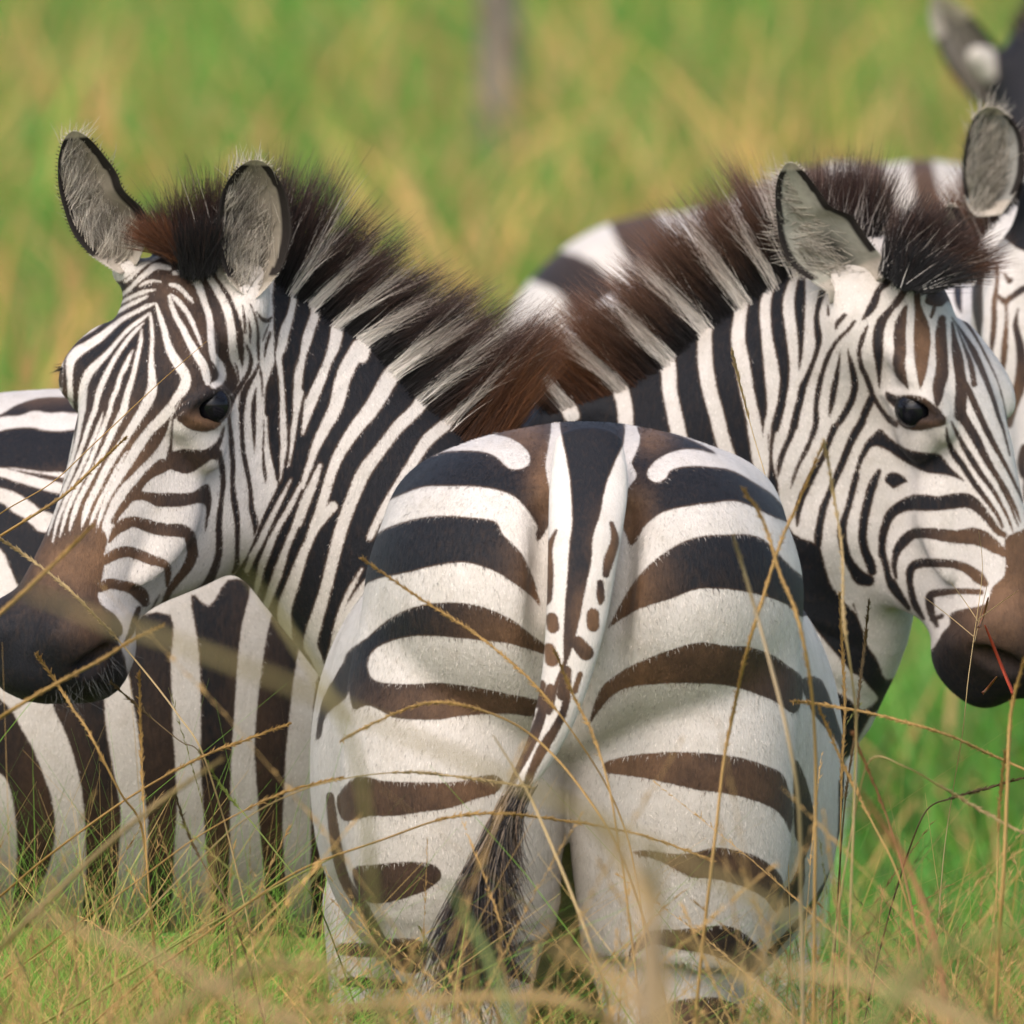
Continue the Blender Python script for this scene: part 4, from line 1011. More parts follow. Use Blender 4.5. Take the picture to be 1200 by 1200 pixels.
    base = np.where((iu/(nu-1) < white_tip)[:, None], np.array([[0.55, 0.48, 0.4]]), base)
    parts.append(strands(Rt, D, r.uniform(.002, .0045, k), np.zeros((k, 3)), 0.0003, base, base, 2))
    V, F, C = merge(parts)
    return link('ear', np_mesh('ear', V, F, cols=C), M_EARS, root)

WHT = np.array([0.88, 0.82, 0.75]); BLK = np.array([0.012, 0.011, 0.012]); BRN = np.array([0.095, 0.05, 0.038]); RED = np.array([0.20, 0.075, 0.028])

def mane_strands(crest, tips, n, Y, spec, base, inset=6, spread=0.028, rad=0.00042, tipmix=0.8, brn=None, jang=0.055, red=None, forced=None, y_lean=0.0, lenj=(0.72, 1.08), clump=60, ydir=0.12, near=0.0, surf=None):
    cr = catmull(np.array(crest, float), 10); tp = catmull(np.array(tips, float), 10)
    s = np.concatenate([[0], np.cumsum(np.linalg.norm(np.diff(cr, axis=0), axis=1))]); s /= s[-1]
    u = rng.uniform(0, 1, n)
    cl = np.round(u*clump + rng.normal(0, .25, n)).astype(int)
    ca = rng.normal(0, 1, clump+8)[cl % (clump+8)]; cb = rng.normal(0, 1, clump+8)[cl % (clump+8)]; cc = rng.normal(0, 1, clump+8)[cl % (clump+8)]
    rx = np.interp(u, s, cr[:, 0]); ry = np.interp(u, s, cr[:, 1])
    tx = np.interp(u, s, tp[:, 0]); ty = np.interp(u, s, tp[:, 1])
    ln = np.hypot(tx, ty)
    px = rx + rng.normal(0, 3, n) - tx/ln*rng.uniform(0, inset, n); py = ry + rng.normal(0, 3, n) - ty/ln*rng.uniform(0, inset, n)
    Yr = Y + rng.uniform(-spread, spread, n)
    if near:                              # half of the hair grows from the near face of the crest
        q = rng.uniform(0, 1, n) < near
        ins = rng.beta(1.0, 1.9, n)*24 - 3
        px = np.where(q, rx - tx/ln*ins + rng.normal(0, 1.5, n), px); py = np.where(q, ry - ty/ln*ins + rng.normal(0, 1.5, n), py)
        gs = np.linspace(0, 1, 34); gi = np.array([3, 7, 11, 15, 19, 24.0])   # depth of the near face, sampled along the crest
        G = np.zeros((34, 6))
        for i_, g_ in enumerate(gs):
            bx, by = np.interp(g_, s, cr[:, 0]), np.interp(g_, s, cr[:, 1])
            vx, vy = np.interp(g_, s, tp[:, 0]), np.interp(g_, s, tp[:, 1]); vl = math.hypot(vx, vy)
            for j_, w_ in enumerate(gi):
                G[i_, j_] = hit(surf, bx - vx/vl*w_, by - vy/vl*w_, Y-.22, Y+.1, 90) or (Y - .01)
        ui = np.clip(u*33, 0, 32.999); i0 = ui.astype(int); fu = ui-i0
        ki = np.clip(np.searchsorted(gi, ins)-1, 0, 4); fk = np.clip((ins-gi[ki])/(gi[ki+1]-gi[ki]), 0, 1)
        Yn = (G[i0, ki]*(1-fk) + G[i0, ki+1]*fk)*(1-fu) + (G[i0+1, ki]*(1-fk) + G[i0+1, ki+1]*fk)*fu
        Yr = np.where(q, Yn + .001, Yr)
    R = np.array([at(a, b, c) for a, b, c in zip(px, py, Yr)])
    ang = rng.normal(0, jang*.7, n) + ca*jang*.6
    dx = tx*np.cos(ang) - ty*np.sin(ang); dy = tx*np.sin(ang) + ty*np.cos(ang)
    mm = unit(Y)
    L = ln*mm*rng.uniform(*lenj, n)*(1 + 0.10*cb)
    if near: L = np.where(q, L*rng.uniform(.30, 1.0, n) + ins*mm, L)
    D = np.stack([dx/ln, rng.normal(0, ydir, n) + y_lean + 0.05*cc - (0.16*q if near else 0), -dy/ln], 1)
    D /= np.linalg.norm(D, axis=1, keepdims=True)
    bend = rng.normal(0, 1, (n, 3))*L[:, None]*0.05 + np.stack([ca*0.02, cc*.01, -0.04 + 0*ca], 1)*L[:, None]*1.5
    if forced is None:
        E = np.stack([rx - tx/ln*9, ry - ty/ln*9], 1)
        E += np.stack([-dy/ln, dx/ln], 1)*rng.normal(0, 1.3, n)[:, None]
        f = marking(E, spec, base)
        w = 1/(1 + np.exp(f/1.3)); w = (w*.97 > rng.uniform(0.25, .8, n)).astype(float)[:, None]
    else:
        w = (rng.uniform(0, 1, n) < forced).astype(float)[:, None]
    tone = rng.uniform(.75, 1.15, (n, 1))
    c0 = (WHT*w + BLK*(1-w))*tone
    endw = np.array([0.52, 0.41, 0.32]); 
    tc = np.where(rng.uniform(0, 1, (n, 1)) < tipmix, BRN if brn is None else np.array(brn), BLK)
    if red is not None:
        q = np.exp(-((rx-red[0])/red[2])**2 - ((ry-red[1])/red[3])**2)[:, None]*rng.uniform(0.3, 1.2, (n, 1))
        q = np.clip(q, 0, 1)
        tc = tc*(1-q) + RED*q
        c0 = c0*(1-q*.55) + RED*q*.55*tone
    c1 = np.where(w > .5, endw*tone*0.75 + tc*0.4, tc*tone)
    L = L*np.where(w[:, 0] > .5, rng.uniform(.62, .95, n), 1.0)
    return strands(R, D, L, bend, rng.uniform(.7, 1.2, n)*rad, c0, c1, 6, 2.5)

# ================================================================== near zebra, seen from behind
rC = empty('zebra', at(680, 1815, 0.6) * np.array([1, 1, 0]))
tag(rC, 'nearest zebra, striped rump towards us with its tail hanging down', 'zebra', G_Z)
sC = [LoftY([(0.26, 684, 745, 226, 215), (0.45, 682, 820, 262, 270), (0.72, 677, 893, 309, 300), (1.0, 677, 895, 300, 305), (1.22, 684, 860, 225, 290), (1.42, 690, 830, 150, 230)], 2.3),
      ell(685, 700, 0.24, 246, 205, 0.27, 0.05),
      ell(566, 690, 0.17, 112, 150, 0.16, 0.07), ell(804, 690, 0.17, 112, 150, 0.16, 0.07),
      limb([(548, 700, 0.20, 116, 130), (536, 800, 0.19, 127, 135), (531, 900, 0.18, 132, 140), (533, 1000, 0.19, 128, 135), (544, 1060, 0.20, 114, 120), (546, 1110, 0.21, 94, 105), (556, 1200, 0.19, 62, 80), (570, 1300, 0.14, 45, 60), (575, 1380, 0.11, 42, 55), (575, 1450, 0.13, 34, 42), (575, 1640, 0.18, 26, 28), (575, 1720, 0.20, 32, 34), (575, 1765, 0.21, 36, 40), (575, 1805, 0.22, 46, 50)], 4, 0.014),
      limb([(808, 700, 0.20, 126, 130), (802, 800, 0.19, 134, 135), (799, 900, 0.18, 131, 140), (797, 1000, 0.19, 128, 135), (792, 1073, 0.20, 116, 122), (788, 1113, 0.21, 108, 110), (785, 1143, 0.21, 96, 102), (778, 1200, 0.19, 70, 84), (765, 1300, 0.14, 46, 60), (760, 1380, 0.11, 42, 55), (760, 1450, 0.13, 34, 42), (760, 1640, 0.18, 26, 28), (760, 1720, 0.20, 32, 34), (760, 1765, 0.21, 36, 40), (760, 1805, 0.22, 46, 50)], 4, 0.014),
      limb([(690, 830, 1.35, 140, 200), (700, 1000, 1.62, 95, 150), (705, 1250, 1.85, 70, 90), (705, 1420, 1.95, 60, 80)], 4, 0.06),       # lowered neck, grazing
      limb([(705, 1400, 1.92, 75, 90), (705, 1560, 1.98, 70, 75), (705, 1720, 2.0, 52, 55)], 4, 0.04),
      leg(452, 1060, 1.18, 0.075, 0.0, 0.0, False), leg(800, 1080, 1.25, 0.085, 0.0, 0.0, False)]
uC = union(sC)
grooves = [limb([(640, 600, .02, 10, 16), (634, 700, .0, 13, 18), (640, 800, .0, 15, 20), (655, 900, .02, 17, 26)], 4), limb([(735, 600, .02, 10, 16), (728, 700, .0, 13, 18), (708, 800, .0, 15, 20), (678, 900, .02, 17, 26)], 4),
           limb([(667, 760, .03, 20, 45), (667, 900, .03, 18, 50), (667, 1050, .05, 18, 55)], 4)]
hips = [ell(522, 590, .30, 42, 34, .06), ell(852, 588, .30, 42, 34, .06)]
def fC(P):
    d = uC(P)
    near = P[:, 1] < .55
    Q = P[near]; v = d[near]
    for e in hips: v = smin(v, e(Q), .07)
    for g in grooves: v = smax(v, -g(Q), .035)
    d[near] = v
    return d
bC = coat_body('body', fC, (-0.36, -0.12, -0.02), (0.44, 2.15, 1.36), 0.006, RUMP, RUMP_BROWN, [(660, 1030, 330, 240, .42), (690, 900, 90, 300, .35), (500, 1090, 140, 110, .3)], -CL, rC, 260000, .0072)  # last blob list greys the whites low on the rump and legs
# tail
tst = [(690, 520, 0.03, 40, 20), (690, 570, -0.01, 46, 22), (684, 640, -0.055, 42, 26), (676, 720, -0.078, 36, 25), (664, 790, -0.088, 29, 23), (650, 840, -0.090, 24, 20), (633, 880, -0.090, 19, 16), (613, 915, -0.090, 15, 13), (599, 945, -0.090, 13, 11), (586, 975, -0.090, 12, 10), (574, 1010, -0.090, 8, 8)]
tl = limb(tst, 5)
V, F = surface(tl, at(560, 1040, -0.17), at(750, 470, 0.08) + np.array([0, 0, 0]), 0.003)
V, F = subdiv_mesh(V, F)
E = elev(V)
oT = link('tail', np_mesh('tail', V, F, attrs={'stripe': marking(E, TAIL, -CL), 'brown': blobs(E, TAIL_BROWN), 'greying': np.zeros(len(E)), 'tone': np.ones(len(E))}), M_COAT, rC)
n = 5200
k = rng.uniform(0, 1, n)
ax = catmull(np.array([(616, 912, -0.090), (600, 945, -0.090), (586, 975, -0.090), (572, 1012, -0.090)]), 8)
si = np.linspace(0, 1, len(ax))
R = np.array([at(np.interp(q, si, ax[:, 0])+rng.normal(0, 5), np.interp(q, si, ax[:, 1]), np.interp(q, si, ax[:, 2])+rng.normal(0, .006)) for q in k])
D = np.stack([rng.normal(-0.50, .10, n) - .10*(1-k), rng.normal(0, .08, n), -np.ones(n)], 1); D /= np.linalg.norm(D, axis=1, keepdims=True)
tone = rng.uniform(.7, 1.2, (n, 1))
lightt = (rng.uniform(0, 1, (n, 1)) < 0.55*np.clip(1.0-k*1.6, 0, 1)[:, None])
c0 = np.where(lightt, np.array([[.34, .26, .19]]), np.array([[.018, .016, .018]]))*tone
c1 = np.where(rng.uniform(0, 1, (n, 1)) < .30, np.array([[.10, .055, .03]]), np.array([[.014, .013, .016]]))*tone
ln = rng.uniform(.07, .235, n)*(1 - .0*k)
bend = np.stack([rng.normal(.062, .022, n)*ln/.2, rng.normal(0, .008, n), 0*k], 1)
V, F, C = strands(R, D, ln, bend, 0.0007, c0, c1, 6, 1.2, wob=.002)
link('tail_tuft', np_mesh('tail_tuft', V, F, cols=C), M_HAIR, rC)

# ================================================================== left zebra, head turned to us
YA = 1.6
rA = empty('zebra', at(640, 1830, YA + .15) * np.array([1, 1, 0]))
tag(rA, 'zebra with its head turned towards us at the left, dark muzzle and both ears up', 'zebra', G_Z)
hA = Head(at(196, 300, YA), (-0.32, -0.32, -0.88), (-0.52, -0.85, 0.0), 1.06, [
    ((0.155, 0.090, -0.045), (248, 476)), ((0.158, -0.099, -0.048), (88, 436)), ((0.10, -0.088, 0.0), (100, 388)), ((0.0, -0.066, -0.02), (146, 330)),
    ((0.537, 0.0, -0.080), (34, 792)), ((0.50, 0.0, -0.145), (72, 802)), ((0.455, 0.0, -0.158), (108, 792)),
    ((0.12, 0.042, -0.215), (318, 575)), ((0.20, 0.040, -0.20), (300, 650)), ((0.27, 0.037, -0.165), (240, 690)), ((0.36, 0.035, -0.135), (172, 724)),
    ((0.44, 0.042, -0.105), (143, 750)), ((0.29, -0.057, -0.03), (60, 580)), ((0.46, -0.056, -0.05), (-12, 735)), ((0.02, 0.07, -0.03), (262, 340))])
neckA = limb([(268, 408, YA+.09, 92, 80), (322, 482, YA+.13, 148, 96), (400, 572, YA+.14, 156, 108), (520, 690, YA+.16, 182, 140), (650, 810, YA+.18, 240, 190), (740, 880, YA+.25, 240, 210)], 4, 0.05)
crestA = limb([(318, 352, YA+.10, 30, 30), (352, 358, YA+.12, 26, 28), (384, 384, YA+.13, 26, 28), (418, 406, YA+.13, 26, 28), (452, 440, YA+.14, 26, 28), (482, 472, YA+.14, 26, 28), (520, 500, YA+.15, 26, 28), (548, 530, YA+.15, 26, 28)], 3, .03)
earbaseA = [limb([(150, 318, YA+.02, 18, 22), (172, 330, YA+.01, 24, 28), (196, 345, YA+.0, 26, 30)], 3, .03), limb([(292, 330, YA-.0, 24, 26), (286, 362, YA-.01, 28, 30), (270, 390, YA-.01, 26, 30)], 3, .03)]
Ym = hA.world((.46, 0, -.09))[0][1]
muzzleA = limb([(12, 750, Ym, 40, 50), (30, 768, Ym, 48, 58), (66, 774, Ym, 50, 60), (100, 768, Ym+.01, 43, 52), (120, 752, Ym+.02, 26, 40)], 4, .03)
fA = union([hA, neckA, crestA, muzzleA] + earbaseA); fA.Y = YA
kA = Socketed(fA, [(248, 475, 25, 18.5, [(217, 485, 4), (227, 471, 6), (243, 460, 7.5), (259, 458, 7), (273, 468, 4)], [(217, 486, 4), (231, 494, 5), (248, 497, 5.5), (264, 491, 5), (274, 470, 4)])])
sA = [kA, leg(600, 1000, YA+.10, 0.085, 0, 0, False), leg(700, 1010, YA+.32, 0.085, 0, 0, False)]
coat_body('body', union(sA), (at(-40, 0, YA)[0], YA-0.36, -0.02), (at(1000, 0, YA)[0], YA+.50, 1.55), 0.004, LHEAD, LHEAD_BROWN, [(300, 690, 60, 40, .12), (380, 800, 70, 60, .15), (240, 495, 40, 14, .2)], -CL, rA, 170000, .005, (-.15, 0, -1))
cE = kA.eyes[0]
eyeball(rA, cE, 0.0235)
eyeball(rA, hA.world((.157, -.062, -.048))[0], 0.020)

def T(tile, pts): return [(p[0], p[1]) for p in on(tile, pts)]
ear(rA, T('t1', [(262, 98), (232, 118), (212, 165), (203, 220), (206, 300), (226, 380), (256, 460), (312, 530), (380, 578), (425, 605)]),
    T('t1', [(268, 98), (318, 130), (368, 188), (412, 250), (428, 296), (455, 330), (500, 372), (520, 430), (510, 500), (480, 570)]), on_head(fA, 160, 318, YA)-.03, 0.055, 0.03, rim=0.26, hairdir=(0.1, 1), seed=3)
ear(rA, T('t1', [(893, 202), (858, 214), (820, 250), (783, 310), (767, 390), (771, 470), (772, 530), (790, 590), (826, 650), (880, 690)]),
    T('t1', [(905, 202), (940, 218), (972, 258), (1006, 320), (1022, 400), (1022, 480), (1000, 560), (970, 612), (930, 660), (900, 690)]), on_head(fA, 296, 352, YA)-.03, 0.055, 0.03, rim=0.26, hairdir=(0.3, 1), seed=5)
# mane and forelock
parts = [mane_strands([(325, 318), (338, 327), (367, 343), (397, 368), (433, 390), (467, 425), (497, 456), (533, 484), (560, 515), (580, 540)],
                      [(40, -150), (60, -130), (84, -92), (86, -88), (100, -70), (112, -92), (120, -104), (112, -118), (88, -132), (68, -130)], 15000, YA+.13, LHEAD, -CL, inset=14, red=(590, 520, 70, 60), near=.55, clump=90, surf=fA),
         mane_strands([(300, 300), (315, 305), (328, 316)], [(20, -120), (26, -125), (30, -130)], 1000, YA+.08, LHEAD, -CL, forced=0.1, jang=.16),
         mane_strands([(196, 300), (212, 305), (230, 306), (246, 300), (255, 285)], [(-40, -58), (-18, -88), (4, -100), (22, -105), (26, -100)], 2800, YA+.02, LHEAD, -CL, forced=0.04, jang=.30, spread=.03, y_lean=-.25, tipmix=.9, lenj=(.5, 1.15)),
         mane_strands([(196, 296), (205, 300), (214, 304)], [(-48, -40), (-44, -48), (-30, -62)], 1100, YA-.02, LHEAD, -CL, forced=0.0, jang=.22, spread=.02, y_lean=-.3, red=(196, 290, 30, 40)),
         mane_strands([(214, 318), (232, 320), (250, 312)], [(-8, -60), (2, -70), (10, -70)], 1800, YA-.03, LHEAD, -CL, forced=0.0, jang=.2, spread=.02, y_lean=-.2, tipmix=.2)]
V, F, C = merge(parts)
link('mane', np_mesh('mane', V, F, cols=C), M_HAIR, rA)
# whiskers on the chin, lashes over both eyes
parts = []
k = 60
q = rng.uniform(0, 1, k)
wp = np.stack([55+84*q+rng.normal(0, 5, k), 812 - 60*q**2.2 + rng.normal(0, 6, k)], 1)
R = np.array([at(x, y, (hit(fA, x, y, YA-.4, YA+.3, 160) or YA-.05)) for x, y in wp])
D = np.stack([rng.normal(.35, .35, k)*1.0, rng.normal(0, .3, k), -rng.uniform(.5, 1.2, k)], 1); D /= np.linalg.norm(D, axis=1, keepdims=True)
parts.append(strands(R, D, rng.uniform(.015, .045, k), rng.normal(0, .004, (k, 3)), .00018, np.full((k, 3), .10), np.full((k, 3), .28), 5))
V, F, C = merge(parts)
link('chin_hair', np_mesh('chin_hair', V, F, cols=C), M_HAIR, rA)
def lashes(root, c, sx, k=34):
    q = np.linspace(-1, 1, k)
    R = c + np.stack([q*.019, -0.021 + .004*q*q, .012 - .006*q*q], 1) + rng.normal(0, .0008, (k, 3))
    D = np.stack([q*.4 + sx, -np.ones(k)*1.0, -.15 + 0*q], 1) + rng.normal(0, .12, (k, 3)); D /= np.linalg.norm(D, axis=1, keepdims=True)
    V, F, C = strands(R, D, rng.uniform(.010, .018, k), np.stack([0*q, 0*q, .004+0*q], 1), .0003, np.full((k, 3), .01), np.full((k, 3), .012), 4)
    link('eyelashes', np_mesh('eyelashes', V, F, cols=C), M_HAIR, root)
lashes(rA, cE, -.2)
R = np.array([at(72, 432, YA-.03)])+rng.normal(0, .002, (24, 3))
D = np.array([[-.9, -.3, -.25]]) + rng.normal(0, .18, (24, 3)); D /= np.linalg.norm(D, axis=1, keepdims=True)
V, F, C = strands(R, D, rng.uniform(.008, .015, 24), rng.normal(0, .001, (24, 3)), .0004, np.full((24, 3), .012), np.full((24, 3), .02), 4)
link('eyelashes', np_mesh('eyelashes', V, F, cols=C), M_HAIR, rA)

# ================================================================== right zebra: body at the left, head at the right
YB = 2.12
rB = empty('zebra', at(500, 1800, YB + .3) * np.array([1, 1, 0]))
tag(rB, 'zebra facing right, head in profile beside the rump, barrel at the left edge', 'zebra', G_Z)
hB = Head(at(1085, 303, YB), (0.31, -0.12, -0.94), (0.71, -0.71, 0.0), 1.03, [
    ((0.155, -0.090, -0.045), (1071, 480)), ((0.10, 0.088, 0.0), (1144, 383)), ((0.155, 0.093, -0.04), (1163, 445)), ((0.29, 0.056, -0.03), (1198, 572)), ((0.0, 0.066, -0.01), (1118, 332)),
    ((0.08, -0.040, -0.215), (910, 540)), ((0.16, -0.040, -0.215), (940, 625)), ((0.24, -0.038, -0.175), (1005, 686)), ((0.33, -0.035, -0.145), (1073, 728)),
    ((0.44, -0.040, -0.105), (1108, 756)), ((0.455, 0.0, -0.158), (1140, 803)), ((0.50, 0.0, -0.145), (1185, 815)), ((0.537, 0.0, -0.080), (1245, 812)), ((0.02, -0.07, -0.05), (995, 370))])
neckB = limb([(1000, 385, YB+.06, 92, 84), (960, 430, YB+.10, 122, 92), (882, 560, YB+.16, 190, 112), (830, 665, YB+.20, 232, 150), (735, 780, YB+.26, 300, 220)], 4, 0.05)
bodyB = limb([(700, 790, YB+.28, 310, 240), (500, 785, YB+.30, 318, 262), (250, 778, YB+.30, 316, 268), (60, 772, YB+.30, 316, 262), (-90, 775, YB+.30, 295, 250), (-190, 790, YB+.30, 240, 225)], 4, 0.05)
crestB = limb([(650, 495, YB+.15, 26, 28), (692, 482, YB+.15, 26, 28), (730, 470, YB+.15, 26, 28), (787, 434, YB+.14, 26, 28), (832, 395, YB+.13, 26, 28), (880, 364, YB+.12, 26, 28), (922, 340, YB+.10, 28, 28), (965, 332, YB+.06, 30, 30)], 3, .03)
throatB = limb([(985, 610, YB+.08, 60, 50), (1008, 665, YB+.13, 64, 55), (1000, 735, YB+.17, 66, 62), (955, 810, YB+.22, 76, 80)], 4, .03)
fB = union([hB, neckB, crestB, throatB, limb([(985, 345, YB+.0, 26, 26), (1000, 372, YB-.01, 34, 32), (1015, 400, YB-.01, 30, 30)], 3, .03)]); fB.Y = YB
kB = Socketed(fB, [(1071, 479, 26, 14, [(1037, 462, 3), (1052, 463, 5), (1070, 463, 5.5), (1088, 470, 5), (1106, 490, 3)], [(1040, 466, 3), (1052, 484, 4), (1068, 494, 4.5), (1088, 495, 4), (1107, 492, 3)])])
sB = [kB, bodyB, leg(690, 1020, YB+.18, 0.09, 0, 0, False), leg(760, 1020, YB+.42, 0.085, 0, 0, False), leg(-140, 960, YB+.16, 0.13, -.05, 0.0), leg(-120, 960, YB+.44, 0.12, .03, 0.0)]
coat_body('body', union(sB), (at(-460, 0, YB)[0], YB-0.26, -0.02), (at(1300, 0, YB)[0], YB+.62, 1.55), 0.0042, LBODY + RHEAD, LBODY_BROWN + RHEAD_BROWN,
          [(60, 1060, 400, 60, .30)], -CL, rB, 190000, .005, (.1, 0, -1))
cE = kB.eyes[0]
eyeball(rB, cE, 0.024)
eyeball(rB, hB.world((.157, .070, -.045))[0], 0.024)
lashes(rB, cE, .5)
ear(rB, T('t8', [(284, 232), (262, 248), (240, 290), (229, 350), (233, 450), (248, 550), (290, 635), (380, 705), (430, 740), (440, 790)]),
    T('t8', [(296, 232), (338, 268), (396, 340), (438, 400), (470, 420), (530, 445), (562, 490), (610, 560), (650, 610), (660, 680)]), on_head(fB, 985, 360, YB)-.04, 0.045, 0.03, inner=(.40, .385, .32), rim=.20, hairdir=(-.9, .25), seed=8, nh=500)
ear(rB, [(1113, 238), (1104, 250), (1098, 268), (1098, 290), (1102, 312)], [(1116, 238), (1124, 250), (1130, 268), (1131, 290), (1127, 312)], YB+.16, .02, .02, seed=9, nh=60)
parts = [mane_strands([(640, 480), (660, 470), (690, 458), (723, 447), (750, 430), (777, 412), (820, 375), (867, 344), (913, 318), (950, 305)],
                      [(-65, -80), (-70, -82), (-76, -82), (-80, -82), (-80, -85), (-80, -85), (-80, -86), (-72, -112), (-62, -124), (-25, -138)], 16000, YB+.15, RHEAD, -CL, inset=14, red=(690, 440, 50, 60), tipmix=.92, brn=(.20, .10, .06), near=.55, clump=90, surf=fB),
         mane_strands([(950, 310), (990, 305), (1020, 308)], [(0, -124), (10, -124), (24, -120)], 3600, YB+.06, RHEAD, -CL, forced=.15, jang=.16, tipmix=.9),
         mane_strands([(1035, 315), (1055, 322), (1075, 326), (1090, 330)], [(38, -95), (58, -78), (82, -50), (95, -25)], 5000, YB-.04, RHEAD, -CL, forced=.10, jang=.16, spread=.03, y_lean=-.12, tipmix=.7, red=(1095, 335, 16, 16)),
         mane_strands([(1050, 330), (1070, 334), (1090, 338)], [(10, -60), (40, -45), (60, -30)], 1800, YB-.08, RHEAD, -CL, forced=.02, jang=.2, spread=.02, tipmix=.1)]
V, F, C = merge(parts)
link('mane', np_mesh('mane', V, F, cols=C), M_HAIR, rB)

# ================================================================== zebra at the right edge
YD = 3.2
rD = empty('zebra', at(1000, 1780, YD + .5) * np.array([1, 1, 0]))
tag(rD, 'zebra behind the manes, face cut off by the right edge, one ear up', 'zebra', G_Z)
hD = Head(at(1250, 245, YD), (0.10, -0.20, -0.95), (-0.25, -0.95, 0.0), 1.05, [((0, 0, 0), (1240, 240)), ((.155, -.09, -.04), (1165, 410)), ((.155, .09, -.04), (1330, 430)), ((.5, 0, -.07), (1260, 770)), ((.3, -.05, -.05), (1190, 580)), ((.3, .05, -.05), (1310, 590))])
sD = [hD, limb([(1232, 350, YD+.10, 92, 80), (1215, 430, YD+.20, 96, 90), (1120, 450, YD+.45, 120, 110), (960, 490, YD+.8, 190, 180)], 4, .05),
      limb([(990, 520, YD+.8, 205, 190), (900, 520, YD+1.2, 215, 210), (810, 525, YD+1.6, 205, 200)], 4, .05),
      leg(880, 640, YD+.85, .09, 0, 0, False), leg(930, 640, YD+1.1, .09, 0, 0, False), leg(760, 640, YD+1.5, .12, .02, 0), leg(800, 640, YD+1.75, .12, .02, 0)]
coat_body('body', union(sD), (at(450, 0, YD)[0], YD-.3, -.02), (at(1400, 0, YD)[0], YD+2.2, 1.75), 0.0085, EDGE, EDGE_BROWN, [], -CL, rD)
eyeball(rD, hD.world((.157, -.078, -.05))[0], .023); eyeball(rD, hD.world((.157, .078, -.05))[0], .023)
ear(rD, T('t8', [(1060, 16), (1015, 45), (990, 95), (968, 180), (960, 280), (968, 350), (985, 410), (1020, 450)]),
    T('t8', [(1085, 16), (1135, 50), (1175, 100), (1196, 160), (1198, 230), (1190, 290), (1160, 360), (1110, 440)]), on_head(hD, 1180, 250, YD)-.03, .035, .02, inner=(.34, .33, .30), seed=11, white_tip=.16)
ear(rD, [(1322, 130), (1306, 150), (1300, 190), (1305, 230), (1320, 260)], [(1326, 130), (1348, 150), (1362, 190), (1356, 230), (1340, 260)], YD-.02, .03, .02, seed=12, nh=150)
parts = [mane_strands([(1130, 300), (1150, 270), (1180, 240), (1215, 225), (1250, 222)], [(-30, -60), (-30, -85), (-20, -90), (0, -90), (0, -80)], 1800, YD+.10, EDGE, -CL, forced=.12, jang=.15, red=(1140, 290, 50, 50)),
         mane_strands([(1230, 270), (1250, 272), (1270, 270)], [(-20, -60), (0, -70), (20, -60)], 700, YD-.04, EDGE, -CL, forced=.03, jang=.2)]
V, F, C = merge(parts)
link('mane', np_mesh('mane', V, F, cols=C), M_HAIR, rD)

# ================================================================== far zebra, top right corner
YE = 15.0
rE = empty('zebra', at(1330, 500, YE) * np.array([1, 1, 0]) + np.array([0, .4, 0]))
tag(rE, 'far blurred zebra at the top right corner with a pale ear and dark mane', 'zebra', G_Z)
def zz(px, py, dY, a, b): return (px, py, YE+dY, a, b)
hE = Head(at(1225, 20, YE), (-0.25, -0.15, -0.95), (-0.75, -0.62, 0.0), 1.05, [((0, 0, 0), (1232, 30)), ((.155, .09, -.04), (1235, 130)), ((.5, 0, -.07), (1150, 380)), ((.3, .05, -.05), (1215, 250))])
sE = [limb([zz(1240, 70, .04, 52, 50), zz(1290, 110, .10, 70, 66), zz(1340, 170, .14, 96, 90), zz(1400, 240, .18, 130, 120)], 4, .05),
      limb([zz(1400, 260, .22, 160, 150), zz(1560, 270, .26, 170, 160), zz(1740, 265, .26, 165, 155)], 4, .05),
      limb([zz(1236, 40, .02, 44, 46), zz(1225, 90, -.02, 58, 50), zz(1212, 150, -.08, 42, 42), zz(1196, 220, -.14, 28, 30), zz(1188, 262, -.17, 26, 28), zz(1182, 285, -.19, 18, 20)], 4, .04), limb([zz(1146, 66, -.06, 15, 15), zz(1180, 92, -.02, 26, 26), zz(1215, 110, 0, 34, 34)], 4, .03),
      leg(1400, 380, YE+.1, .085, 0, 0, False), leg(1440, 380, YE+.32, .085, 0, 0, False), leg(1740, 340, YE+.15, .12, 0, 0), leg(1760, 340, YE+.35, .12, .04, 0)]
lo = at(1100, 0, YE); hi = at(1960, 0, YE)
coat_body('body', union(sE), (lo[0], YE-.45, -.02), (hi[0], YE+.6, 2.05), .012, FAR, [], [(1146, 60, 60, 60, .55)], -CL, rE)
ear(rE, [(1093, -4), (1090, 20), (1100, 55), (1118, 90), (1150, 125), (1185, 140)], [(1100, -6), (1118, 2), (1142, 22), (1165, 50), (1190, 80), (1210, 110)], YE-.05, .05, .04, inner=(.20, .18, .15), seed=14, nh=120, rim=.12, white_tip=.34)
ear(rE, [(1258, -70), (1246, -40), (1244, 0), (1252, 40)], [(1262, -70), (1282, -40), (1284, 0), (1270, 40)], YE+.02, .05, .02, seed=15, nh=60)
V, F, C = mane_strands([(1205, 62), (1225, 30), (1250, 30), (1290, 55), (1340, 95), (1400, 140)], [(-28, -34), (-14, -52), (8, -60), (20, -60), (30, -56), (30, -50)], 1600, YE, FAR, -CL, forced=.1, rad=.0014, spread=.05)
link('mane', np_mesh('mane', V, F, cols=C), M_HAIR, rE)

